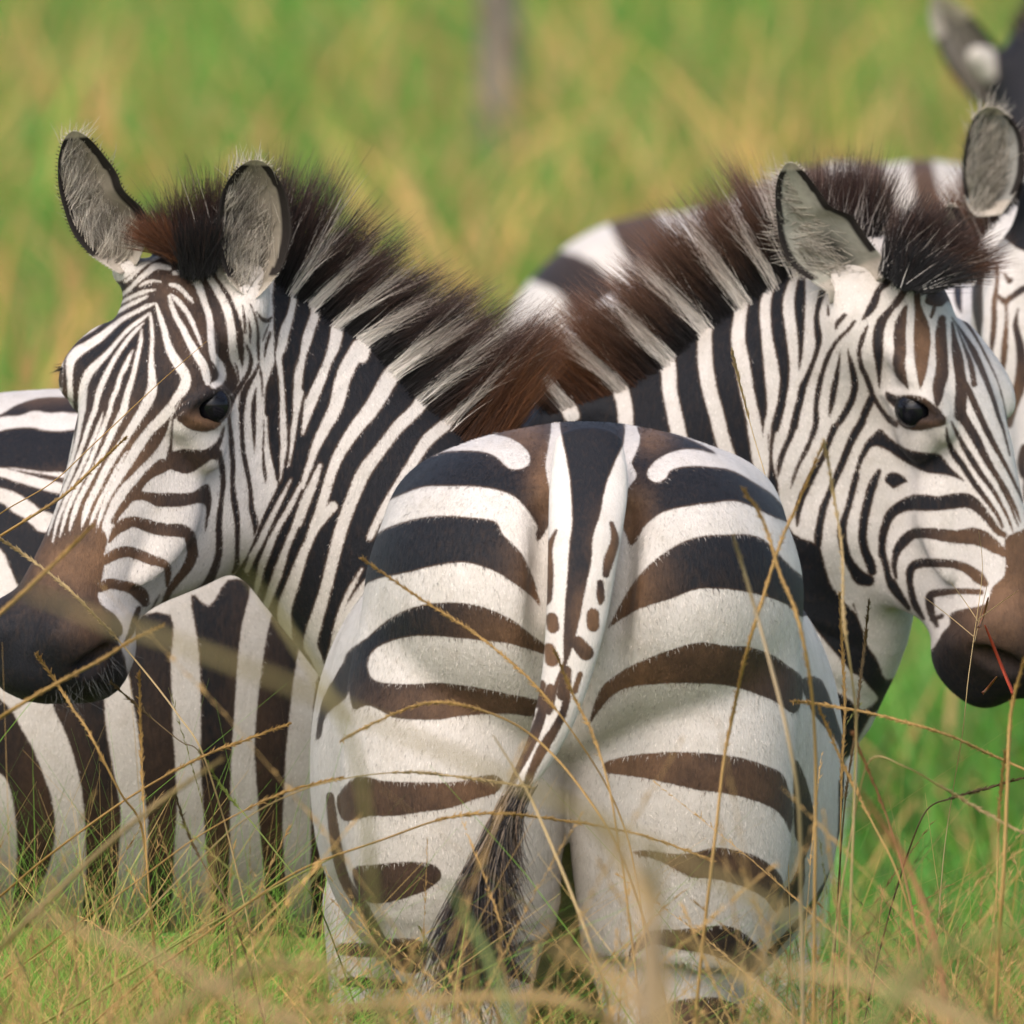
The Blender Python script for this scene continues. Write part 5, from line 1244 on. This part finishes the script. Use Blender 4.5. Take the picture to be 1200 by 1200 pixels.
# ================================================================== zebra beyond the manes: only its blurred back shows
YF = 13.0
rF = empty('zebra', at(900, 900, YF) * np.array([1, 1, 0]) + np.array([0, .1, 0]))
tag(rF, 'blurred zebra beyond the right zebra, only its striped back showing over the mane', 'zebra', G_Z)
sF = [limb([(1090, 392, YF-.10, 205, 190), (1010, 420, YF, 236, 215), (920, 468, YF+.15, 236, 220), (840, 478, YF+.3, 236, 220), (778, 474, YF+.35, 224, 208)], 4, .05),
      limb([(1090, 360, YF-.15, 150, 140), (1180, 370, YF-.2, 110, 95), (1270, 400, YF-.25, 82, 65), (1330, 460, YF-.25, 66, 54), (1360, 560, YF-.25, 58, 50), (1375, 640, YF-.25, 42, 38)], 4, .05),
      leg(950, 560, YF-.1, .09, 0, 0, False), leg(975, 560, YF+.12, .09, 0, 0, False), leg(760, 600, YF+.2, .13, 0, 0), leg(790, 600, YF+.5, .13, 0, 0)]
lo = at(500, 0, YF); hi = at(1480, 0, YF)
coat_body('body', union(sF), (lo[0], YF-1.0, -.02), (hi[0], YF+.8, 1.75), .012, BACK, [(900, 200, 300, 120, .8)], [(960, 190, 170, 120, .55)], -CL, rF)


# ================================================================== ground, far tree
m, nt, b = new_mat('meadow_ground')
tc = N(nt, 'ShaderNodeTexCoord').outputs['Object']
g1 = noise(nt, 0.9, 5.0, tc); g2 = noise(nt, 4.0, 5.0, tc)
c = mixc(nt, mapr(nt, g1, .42, .58, 0, 1), (0.068, 0.215, 0.026), (0.25, 0.285, 0.055))
c = mixc(nt, mapr(nt, g2, .35, .7, 0, .7), c, (0.04, 0.105, 0.02))
nt.links.new(c, b.inputs['Base Color']); b.inputs['Roughness'].default_value = .9
bp = N(nt, 'ShaderNodeBump', ins={'Strength': .8, 'Distance': .05}); nt.links.new(g2, bp.inputs['Height']); nt.links.new(bp.outputs[0], b.inputs['Normal'])
gx = np.concatenate([[-900, -300, -100], np.linspace(-30, 30, 61), [100, 300, 900]])
gy = np.concatenate([[-200, -60], np.linspace(-30, 130, 81), [150, 300, 700, 1500]])
GX, GY = np.meshgrid(gx, gy, indexing='ij')
def gz(x, y): return 0.03*np.sin(x*.9+1)*np.sin(y*.5)*np.clip((np.abs(y-1)-5)/6, 0, 1)
V = np.stack([GX, GY, gz(GX, GY)], -1).reshape(-1, 3)
ny = len(gy)
F = np.array([(i*ny+j, (i+1)*ny+j, (i+1)*ny+j+1, i*ny+j+1) for i in range(len(gx)-1) for j in range(ny-1)])
tag(link('ground', np_mesh('ground', V, F), m), kind='structure')

m, nt, b = new_mat('dark_bark')
tc = N(nt, 'ShaderNodeTexCoord').outputs['Object']
c = mixc(nt, mapr(nt, noise(nt, 9, 5, tc), .35, .65, 0, 1), (.09, .075, .055), (.18, .15, .115))
nt.links.new(c, b.inputs['Base Color']); b.inputs['Roughness'].default_value = .9
def far_tree():
    Y = 62.0
    p = at(582, 115, Y); x = p[0]
    root = empty('tree', (x, Y, 0))
    tag(root, 'dark thin tree trunk standing blurred in the meadow beyond the zebras', 'tree')
    f = union([Limb([(x, Y, -.05, .095, .095), (x+.01, Y, .5, .075, .075), (x-.01, Y, 1.4, .065, .065), (x+.03, Y, 2.6, .05, .05), (x-.05, Y, 3.6, .02, .02)], 4),
               Limb([(x, Y, 2.2, .028, .028), (x+.3, Y+.1, 2.7, .02, .02), (x+.55, Y+.1, 3.3, .012, .012)], 4),
               Limb([(x, Y, 2.5, .026, .026), (x-.3, Y-.1, 3.0, .02, .02), (x-.5, Y-.2, 3.5, .012, .012)], 4)])
    V, F = surface(f, (x-.65, Y-.35, -.06), (x+.7, Y+.35, 3.7), .02)
    link('trunk', np_mesh('trunk', V, F), M_BARK, root)
    n = 2600
    cen = np.array([(x, Y, 3.7), (x+.5, Y+.1, 3.4), (x-.5, Y-.2, 3.6), (x+.2, Y, 3.9), (x-.3, Y+.2, 3.95)])
    R = cen[rng.integers(0, 5, n)] + rng.normal(0, .22, (n, 3))
    D = rng.normal(0, 1, (n, 3)); D /= np.linalg.norm(D, axis=1, keepdims=True)
    t = rng.uniform(.5, 1.2, (n, 1))
    V, F, C = blades(R, D, rng.uniform(.05, .09, n), np.zeros((n, 3)), .014, np.array([[.05, .09, .025]])*t, np.array([[.08, .12, .03]])*t, 2)
    link('crown', np_mesh('crown', V, F, cols=C), M_GRASS, root)
M_BARK = m

def blades(R, D, L, bend, wid, c0, c1, seg=4, colpow=1.0, shape=0.9):
    """flat tapering leaves"""
    n = len(R); t = np.linspace(0, 1, seg+1)
    C = R[:, None] + D[:, None]*t[None, :, None]*np.asarray(L)[:, None, None] + bend[:, None]*(t**2)[None, :, None]
    T = np.gradient(C, axis=1); T /= np.linalg.norm(T, axis=2, keepdims=True)+1e-9
    a = np.cross(T, rng.normal(size=(n, 1, 3))); a /= np.linalg.norm(a, axis=2, keepdims=True)+1e-9
    w = np.broadcast_to(np.asarray(wid, float).reshape(-1, 1), (n, seg+1))*np.maximum(1 - shape*t[None]**1.6, .05)
    V = np.stack([C-a*w[:, :, None]/2, C+a*w[:, :, None]/2], 2).reshape(-1, 3)
    base = (np.arange(n)*(seg+1)*2)[:, None]; s_ = (np.arange(seg)*2)[None]
    i0 = base+s_
    F = np.stack([i0, i0+1, i0+3, i0+2], -1).reshape(-1, 4)
    tt = (t**colpow)[None, :, None]
    c = c0[:, None]*(1-tt) + c1[:, None]*tt
    return V, F, np.repeat(c[:, :, None], 2, 2).reshape(-1, 3)

def patch_noise(x, y, s, seed):
    r = np.random.default_rng(seed); v = 0
    for k in range(6):
        a = r.uniform(0, 6.28); f = s*r.uniform(.6, 1.8); v = v + np.sin((x*math.cos(a)+y*math.sin(a))*f + r.uniform(0, 6.28))
    return v/6

def meadow(name, n, y0, y1, xw, hmin, hmax, wid, dry, seed, keep=None, ypow=1.0, seg=4, lean=.30, bright=1.0, label=None):
    r = np.random.default_rng(seed)
    y = y0 + (y1-y0)*r.uniform(0, 1, n)**ypow
    x = r.uniform(-1, 1, n)*(xw[0] + (xw[1]-xw[0])*(y-y0)/(y1-y0))
    if keep is not None:
        k = keep(x, y); x = x[k]; y = y[k]; n = len(x)
    pn = patch_noise(x, y, 1.3, seed); pd = patch_noise(x, y, .8, seed+5)
    h = r.uniform(hmin, hmax, n)*(1 + .35*pn)
    D = np.stack([r.normal(0, lean, n), r.normal(0, lean, n), np.ones(n)], 1); D /= np.linalg.norm(D, axis=1, keepdims=True)
    bend = np.stack([r.normal(0, .22, n), r.normal(0, .22, n), -np.abs(r.normal(0, .16, n))], 1)*h[:, None]
    R = np.stack([x, y, gz(x, y)], 1)
    isdry = r.uniform(0, 1, n) < np.clip(dry + .55*pd, .03, .97)
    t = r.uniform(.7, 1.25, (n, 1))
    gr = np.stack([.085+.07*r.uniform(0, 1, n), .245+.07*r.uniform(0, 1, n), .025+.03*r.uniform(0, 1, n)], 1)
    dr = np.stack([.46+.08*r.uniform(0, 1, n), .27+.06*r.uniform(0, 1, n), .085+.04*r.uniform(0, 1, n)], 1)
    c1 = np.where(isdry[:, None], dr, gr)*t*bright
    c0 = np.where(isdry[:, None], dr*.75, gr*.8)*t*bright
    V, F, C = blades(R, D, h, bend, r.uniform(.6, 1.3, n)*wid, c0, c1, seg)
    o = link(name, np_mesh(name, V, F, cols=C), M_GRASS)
    tag(o, label, 'grass', kind='stuff')
    return o

far_tree()
clear = lambda x, y: ~((y < 4.6) & (x > -1.0) & (x < 1.1) & (y > -0.1))
meadow('meadow_grass', 80000, 4.4, 115, (2.2, 8.0), .18, .45, .014, .09, 21, ypow=1.5, bright=1.1, lean=.42, label='green meadow grass reaching far behind the zebras')
meadow('outer_grass', 30000, 1.0, 110, (9, 34), .25, .6, .022, .15, 27, keep=lambda x, y: np.abs(x) > 2.0+.052*(y-4.4), ypow=1.3, bright=1.1, lean=.42, label='meadow grass spreading to both sides of the zebras')
meadow('dry_grass', 2600, 24.0, 85, (2.4, 7.0), .40, .85, .026, .97, 22, ypow=1.3, bright=1.3, lean=.40, label='tall dry golden blades scattered over the far meadow')
meadow('green_grass', 22000, -1.6, 4.4, (1.3, 2.0), .42, .72, .0036, .30, 23, lean=.34, bright=1.45, label='green grass blades growing round the legs of the zebras')

# ---- thin golden stems with seed heads
def stems(seed, n, y0, y1, xw, hm, hs, rad, lean, seedhead=.6, gold=.8, leanx=0.0):
    r = np.random.default_rng(seed)
    y = r.uniform(y0, y1, n); x = r.uniform(-xw, xw, n)
    h = np.clip(r.normal(hm, hs, n), .3, 1.45)
    D = np.stack([r.normal(leanx, lean, n), r.normal(0, lean*.6, n), np.ones(n)], 1); D /= np.linalg.norm(D, axis=1, keepdims=True)
    bend = np.stack([r.normal(0, .30, n), r.normal(0, .15, n), -np.abs(r.normal(0, .18, n))], 1)*h[:, None]
    R = np.stack([x, y, np.zeros(n)], 1)
    t = r.uniform(.65, 1.2, (n, 1))
    g = (r.uniform(0, 1, (n, 1)) < gold)
    cA = np.where(g, np.array([[.56, .36, .13]]), np.array([[.20, .27, .06]]))*t
    cB = np.where(g, np.array([[.66, .43, .17]]), np.array([[.30, .30, .09]]))*t
    parts = [strands(R, D, h, bend, r.uniform(.7, 1.4, n)*rad, cA, cB, 9, 1.0)]
    idx = np.where(r.uniform(0, 1, n) < seedhead)[0]
    SR = []; SD = []; SL = []; SCc = []
    for i in idx:
        kk = r.integers(26, 60); ext = r.uniform(.12, .30)
        ts = 1 - ext*r.uniform(0, 1, kk)
        P = R[i] + D[i]*ts[:, None]*h[i] + bend[i]*(ts**2)[:, None]
        tan = D[i]*h[i] + 2*bend[i]*ts[:, None]; tan /= np.linalg.norm(tan, axis=1, keepdims=True)
        d = tan + r.normal(0, .28, (kk, 3)); d /= np.linalg.norm(d, axis=1, keepdims=True)
        SR.append(P); SD.append(d); SL.append(r.uniform(.004, .011, kk)); SCc.append(np.repeat(cB[i:i+1]*r.uniform(.7, 1.15), kk, 0))
    if SR:
        SR = np.concatenate(SR); SD = np.concatenate(SD); SL = np.concatenate(SL); SCc = np.concatenate(SCc)
        parts.append(strands(SR, SD, SL, np.zeros_like(SR), .0008*rad/.0011, SCc*.85, SCc, 2))
    return merge(parts)

V, F, C = merge([stems(31, 2400, -1.8, 1.3, 1.0, .66, .12, .0010, .36),
                 stems(32, 900, -1.5, 3.0, 1.1, .60, .10, .0008, .38, .3, .40),
                 stems(33, 300, -0.9, -0.25, .85, .80, .10, .0011, .35, .8), stems(36, 420, -2.6, -1.6, .8, .80, .07, .0014, .4, .7),
                 stems(35, 120, 0.6, 3.0, .9, .74, .12, .0010, .25, .6, .7, .0)])
tag(link('seed_grass', np_mesh('seed_grass', V, F, cols=C), M_GRASS), 'fine golden grass stems with seed heads around the zebras', 'grass', kind='stuff')
def side(seed, n, x0, x1, y0, y1, hm):
    r = np.random.default_rng(seed)
    x = r.uniform(x0, x1, n); y = r.uniform(y0, y1, n); h = r.normal(hm, .09, n)
    D = np.stack([r.normal(0, .34, n), r.normal(0, .2, n), np.ones(n)], 1); D /= np.linalg.norm(D, axis=1, keepdims=True)
    bend = np.stack([r.normal(0, .42, n), r.normal(0, .2, n), -np.abs(r.normal(0, .28, n))], 1)*h[:, None]
    dry = r.uniform(0, 1, (n, 1)) < .42
    t = r.uniform(.7, 1.25, (n, 1))
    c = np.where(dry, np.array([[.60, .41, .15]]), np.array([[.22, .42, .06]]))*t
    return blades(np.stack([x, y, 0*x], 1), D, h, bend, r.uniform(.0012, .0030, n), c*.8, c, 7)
V, F, C = merge([side(51, 5200, -1.0, -.16, -.8, 1.7, .72), side(58, 1600, -1.0, -.22, 0.9, 1.85, .80), side(54, 3000, -1.0, -.22, -.5, 1.7, .80), side(56, 3200, -1.5, -.05, 2.9, 4.4, .66), side(57, 1500, .3, 1.6, 2.4, 4.4, .56), side(55, 700, -1.0, 1.0, -1.6, -.4, .80), side(52, 1800, .32, 1.1, -.8, 2.0, .62), side(53, 1500, -.3, .4, -1.6, -.3, .66)])
tag(link('side_grass', np_mesh('side_grass', V, F, cols=C), M_GRASS), 'dense mixed green and dry grass rising against the zebras', 'grass', kind='stuff')
V, F, C = merge([stems(34, 330, -6.5, -2.2, .80, .98, .10, .0018, .26, .8, .85)])
tag(link('near_grass', np_mesh('near_grass', V, F, cols=C), M_GRASS), 'blurred tall grass stems nearest to us in front of the zebras', 'grass', kind='stuff')

# ---- the stems one can follow in the photograph
def traced(L):
    parts = []
    for Y, r, head, col, pts in L:
        P = catmull(np.array(pts, float), 7)
        n = len(P)
        W = np.array([at(p[0], p[1], Y + .05*math.sin(i*.2)) for i, p in enumerate(P)])
        dn = W[-1].copy()                                   # carry the stem down to the ground
        d = (W[-1]-W[-3]); d /= np.linalg.norm(d)+1e-9
        if head >= 0 and W[-1][2] < W[0][2] + .35:
            ext = []
            k = 14
            for i in range(1, k+1):
                t = i/k
                ext.append(np.array([dn[0] + dn[2]*d[0]/max(-d[2], .3)*(1-math.exp(-2.2*t))/2.2, dn[1], dn[2]*(1-t)]))
            W = np.concatenate([W, ext])
        m_ = len(W)
        T = np.gradient(W, axis=0); T /= np.linalg.norm(T, axis=1, keepdims=True)+1e-9
        a = np.cross(T, [0, 1, 0.01]); a /= np.linalg.norm(a, axis=1, keepdims=True)+1e-9
        bb = np.cross(T, a)
        rr = r*np.interp(np.arange(m_), [0, n*.25, n, m_], [.35, .8, 1, 1.1])
        V = np.stack([W + (a*math.cos(q*2.094)+bb*math.sin(q*2.094))*rr[:, None] for q in range(3)], 1).reshape(-1, 3)
        F = np.array([(i*3+q, i*3+(q+1) % 3, i*3+3+(q+1) % 3, i*3+3+q) for i in range(m_-1) for q in range(3)])
        cc = np.array(col)
        tw = np.linspace(1.05, .8, m_)[:, None]*cc
        parts.append((V, F, np.repeat(tw, 3, 0)))
        if head > 0:
            k = int(head*np.linalg.norm(np.diff(W[:n], axis=0), axis=1).sum()*1700)
            u = rng.uniform(0, head, k)*(n-1)
            i0 = np.clip(u.astype(int), 0, n-2); fr = (u-i0)[:, None]
            R = W[i0]*(1-fr) + W[i0+1]*fr
            D = -T[i0] + rng.normal(0, .2, (k, 3)); D /= np.linalg.norm(D, axis=1, keepdims=True)
            t = rng.uniform(.7, 1.15, (k, 1))
            parts.append(strands(R, D, rng.uniform(.005, .010, k), rng.normal(0, .0006, (k, 3)), .0009, cc*t*.8, cc*t, 2))
    return merge(parts)
GO = (.56, .35, .12); PA = (.64, .47, .23); GN = (.24, .30, .07); DK = (.16, .11, .05)
TR = [
 (0.9, .0010, 0, GO, [(242, 400), (185, 450), (110, 520), (60, 566), (0, 602), (-40, 640)]),
 (0.5, .0022, .8, GO, [(147, 513), (110, 548), (75, 580), (35, 606), (-20, 640)]),
 (0.2, .0013, .55, PA, [(-10, 626), (20, 644), (50, 666), (80, 690), (112, 722), (140, 752), (180, 800), (210, 840), (236, 880), (262, 960)]),
 (-1.6, .0030, .9, GO, [(108, 616), (80, 644), (50, 672), (0, 718), (-60, 770)]),
 (-1.0, .0026, .9, GO, [(190, 733), (148, 754), (120, 772), (60, 804), (0, 840), (-60, 880)]),
 (0.0, .0018, .6, GO, [(43, 767), (66, 800), (86, 832), (104, 858), (140, 928), (165, 968), (176, 1060)]),
 (-10.0, .0042, 0, (.34, .27, .12), [(20, 690), (100, 720), (134, 735), (180, 745), (330, 800)]),
 (-8.0, .0040, 0, (.36, .30, .12), [(280, 663), (318, 712), (350, 760), (380, 807), (420, 900), (440, 1100)]),
 (-0.5, .0018, .45, GO, [(400, 868), (433, 850), (483, 828), (520, 823), (563, 832), (610, 853), (650, 887), (687, 933), (720, 985), (748, 1060)]),
 (-0.4, .0010, .4, PA, [(623, 923), (550, 912), (483, 905), (417, 910), (350, 927), (280, 965), (200, 1040)]),
 (-0.35, .0016, .6, GO, [(834, 1008), (750, 978), (650, 960), (577, 953), (517, 960), (450, 983), (350, 1020), (260, 1080)]),
 (-1.2, .0024, 0, PA, [(578, 862), (617, 927), (650, 1000), (683, 1083), (703, 1140), (717, 1200)]),
 (-0.4, .0014, .5, GO, [(425, 655), (490, 700), (563, 747), (627, 803), (677, 867), (715, 930), (740, 1000), (755, 1100)]),
 (-0.6, .0016, .6, GO, [(650, 762), (672, 815), (697, 867), (715, 930), (728, 1010)]),
 (-0.9, .0024, .75, GO, [(965, 520), (935, 590), (914, 637), (893, 703), (873, 770), (860, 830), (848, 890), (840, 960), (828, 1060)]),
 (-1.0, .0018, .6, PA, [(966, 518), (977, 580), (987, 650), (988, 720), (997, 787), (1003, 850), (1000, 960)]),
 (-1.2, .0024, .7, GO, [(870, 572), (895, 612), (913, 670), (933, 720), (948, 790), (955, 880), (955, 980)]),
 (0.5, .0008, .3, PA, [(858, 412), (880, 500), (902, 583), (910, 680)]),
 (-1.6, .0030, .3, (.5, .38, .22), [(860, 630), (880, 697), (900, 770), (920, 850), (935, 940), (938, 1050)]),
 (0.2, .0013, .8, DK, [(1018, 705), (1014, 750), (1008, 800), (1002, 860), (990, 940), (982, 1040)]),
 (0.3, .0013, .8, GO, [(984, 696), (987, 760), (990, 830), (986, 920), (984, 1020)]),
 (0.8, .0008, 0, PA, [(1147, 622), (1151, 670), (1141, 748), (1134, 800), (1128, 858), (1116, 930), (1106, 1000), (1098, 1100)]),
 (0.8, .0007, -1, PA, [(1158, 680), (1149, 720), (1142, 752)]), (0.8, .0007, -1, PA, [(1082, 699), (1112, 722), (1141, 746)]),
 (0.8, .0007, -1, PA, [(1193, 692), (1170, 708), (1146, 726)]), (0.8, .0007, -1, PA, [(1114, 682), (1130, 704), (1146, 728)]),
 (0.8, .0030, -1, (.45, .07, .03), [(1154, 733), (1172, 778), (1187, 814)]), (0.8, .0022, -1, (.36, .14, .05), [(1168, 793), (1158, 805), (1152, 812)]),
 (0.8, .0022, -1, (.40, .19, .10), [(1158, 700), (1153, 718), (1147, 735)]),
 (-0.3, .0018, .9, GO, [(930, 822), (960, 825), (1010, 834), (1060, 846), (1112, 862), (1160, 884), (1230, 915)]),
 (0.6, .0013, .6, DK, [(1210, 908), (1170, 920), (1120, 934), (1085, 950), (1060, 1010)]),
 (-0.7, .0012, .4, PA, [(1215, 985), (1150, 950), (1100, 920), (1060, 898), (1020, 890), (1000, 960)]),
 (-0.5, .0014, .5, GO, [(960, 830), (990, 900), (1020, 960), (1050, 1020), (1075, 1100)]),
 (-0.8, .0016, .3, (.42, .2, .09), [(1000, 860), (1040, 960), (1065, 1050), (1080, 1140)]),
 (-0.5, .0012, .4, GO, [(1178, 880), (1170, 960), (1168, 1040), (1160, 1120)]),
 (0.1, .0018, .5, GO, [(340, 848), (280, 870), (230, 890), (150, 935), (60, 1000), (0, 1050)]),
 (-0.2, .0012, .3, GO, [(400, 912), (330, 930), (240, 975), (150, 1040), (80, 1090), (0, 1150)]),
 (0.3, .0010, .3, DK, [(130, 800), (170, 835), (210, 868), (235, 885), (250, 960)]),
 (0.3, .0012, .3, GN, [(235, 880), (262, 925), (300, 970), (340, 1020), (372, 1060), (400, 1130)]),
 (0.0, .0016, .4, DK, [(205, 930), (222, 980), (245, 1025), (265, 1055), (285, 1110)]),
 (-0.2, .0018, 0, (.42, .40, .12), [(400, 1000), (340, 1030), (260, 1075), (200, 1110), (120, 1160), (30, 1210)]),
 (0.0, .0012, .5, GO, [(163, 790), (165, 860), (168, 940), (172, 1010), (178, 1090)]),
 (-3.0, .0040, .5, (.42, .30, .14), [(260, 890), (200, 930), (130, 985), (60, 1050), (0, 1110)]),
 (-7.0, .0042, 0, (.26, .32, .10), [(520, 1030), (545, 1075), (570, 1120), (600, 1200)]),
 (-10.0, .010, 0, (.50, .35, .17), [(690, 960), (730, 1010), (760, 1080), (775, 1180)]),
 (-10.5, .010, 0, (.44, .32, .18), [(760, 985), (765, 1050), (755, 1130), (750, 1200)]),
 (-8.5, .005, 0, (.44, .30, .15), [(0, 1060), (90, 1090), (200, 1130), (320, 1190)]),
 (-6.0, .006, .4, (.44, .30, .13), [(330, 1190), (450, 1178), (560, 1170), (650, 1172), (700, 1190)]),
 (-9.0, .006, 0, (.50, .36, .17), [(860, 1120), (930, 1140), (1010, 1150), (1110, 1190)]),
 (-9.5, .007, 0, (.34, .36, .12), [(1210, 1090), (1150, 1100), (1080, 1130), (1030, 1190)]),
 (-8.0, .006, 0, (.50, .36, .17), [(410, 1140), (350, 1130), (280, 1140), (210, 1180)]),
 (-7.0, .005, .5, (.52, .36, .15), [(780, 1090), (850, 1130), (900, 1170), (930, 1220)]),
 (-9.0, .007, 0, (.50, .34, .15), [(640, 1110), (690, 1130), (740, 1170), (760, 1220)]),
 (-1.0, .0030, .5, GO, [(1205, 760), (1185, 830), (1180, 920), (1176, 1010), (1170, 1100)]),
 (-4.0, .0040, .3, (.48, .22, .10), [(1010, 930), (1060, 1010), (1090, 1090), (1110, 1190)]),
]
V, F, C = traced(TR)
tag(link('tall_grass_stems', np_mesh('tall_grass_stems', V, F, cols=C), M_GRASS), 'long golden grass stems bending across the zebras', 'grass', kind='stuff')
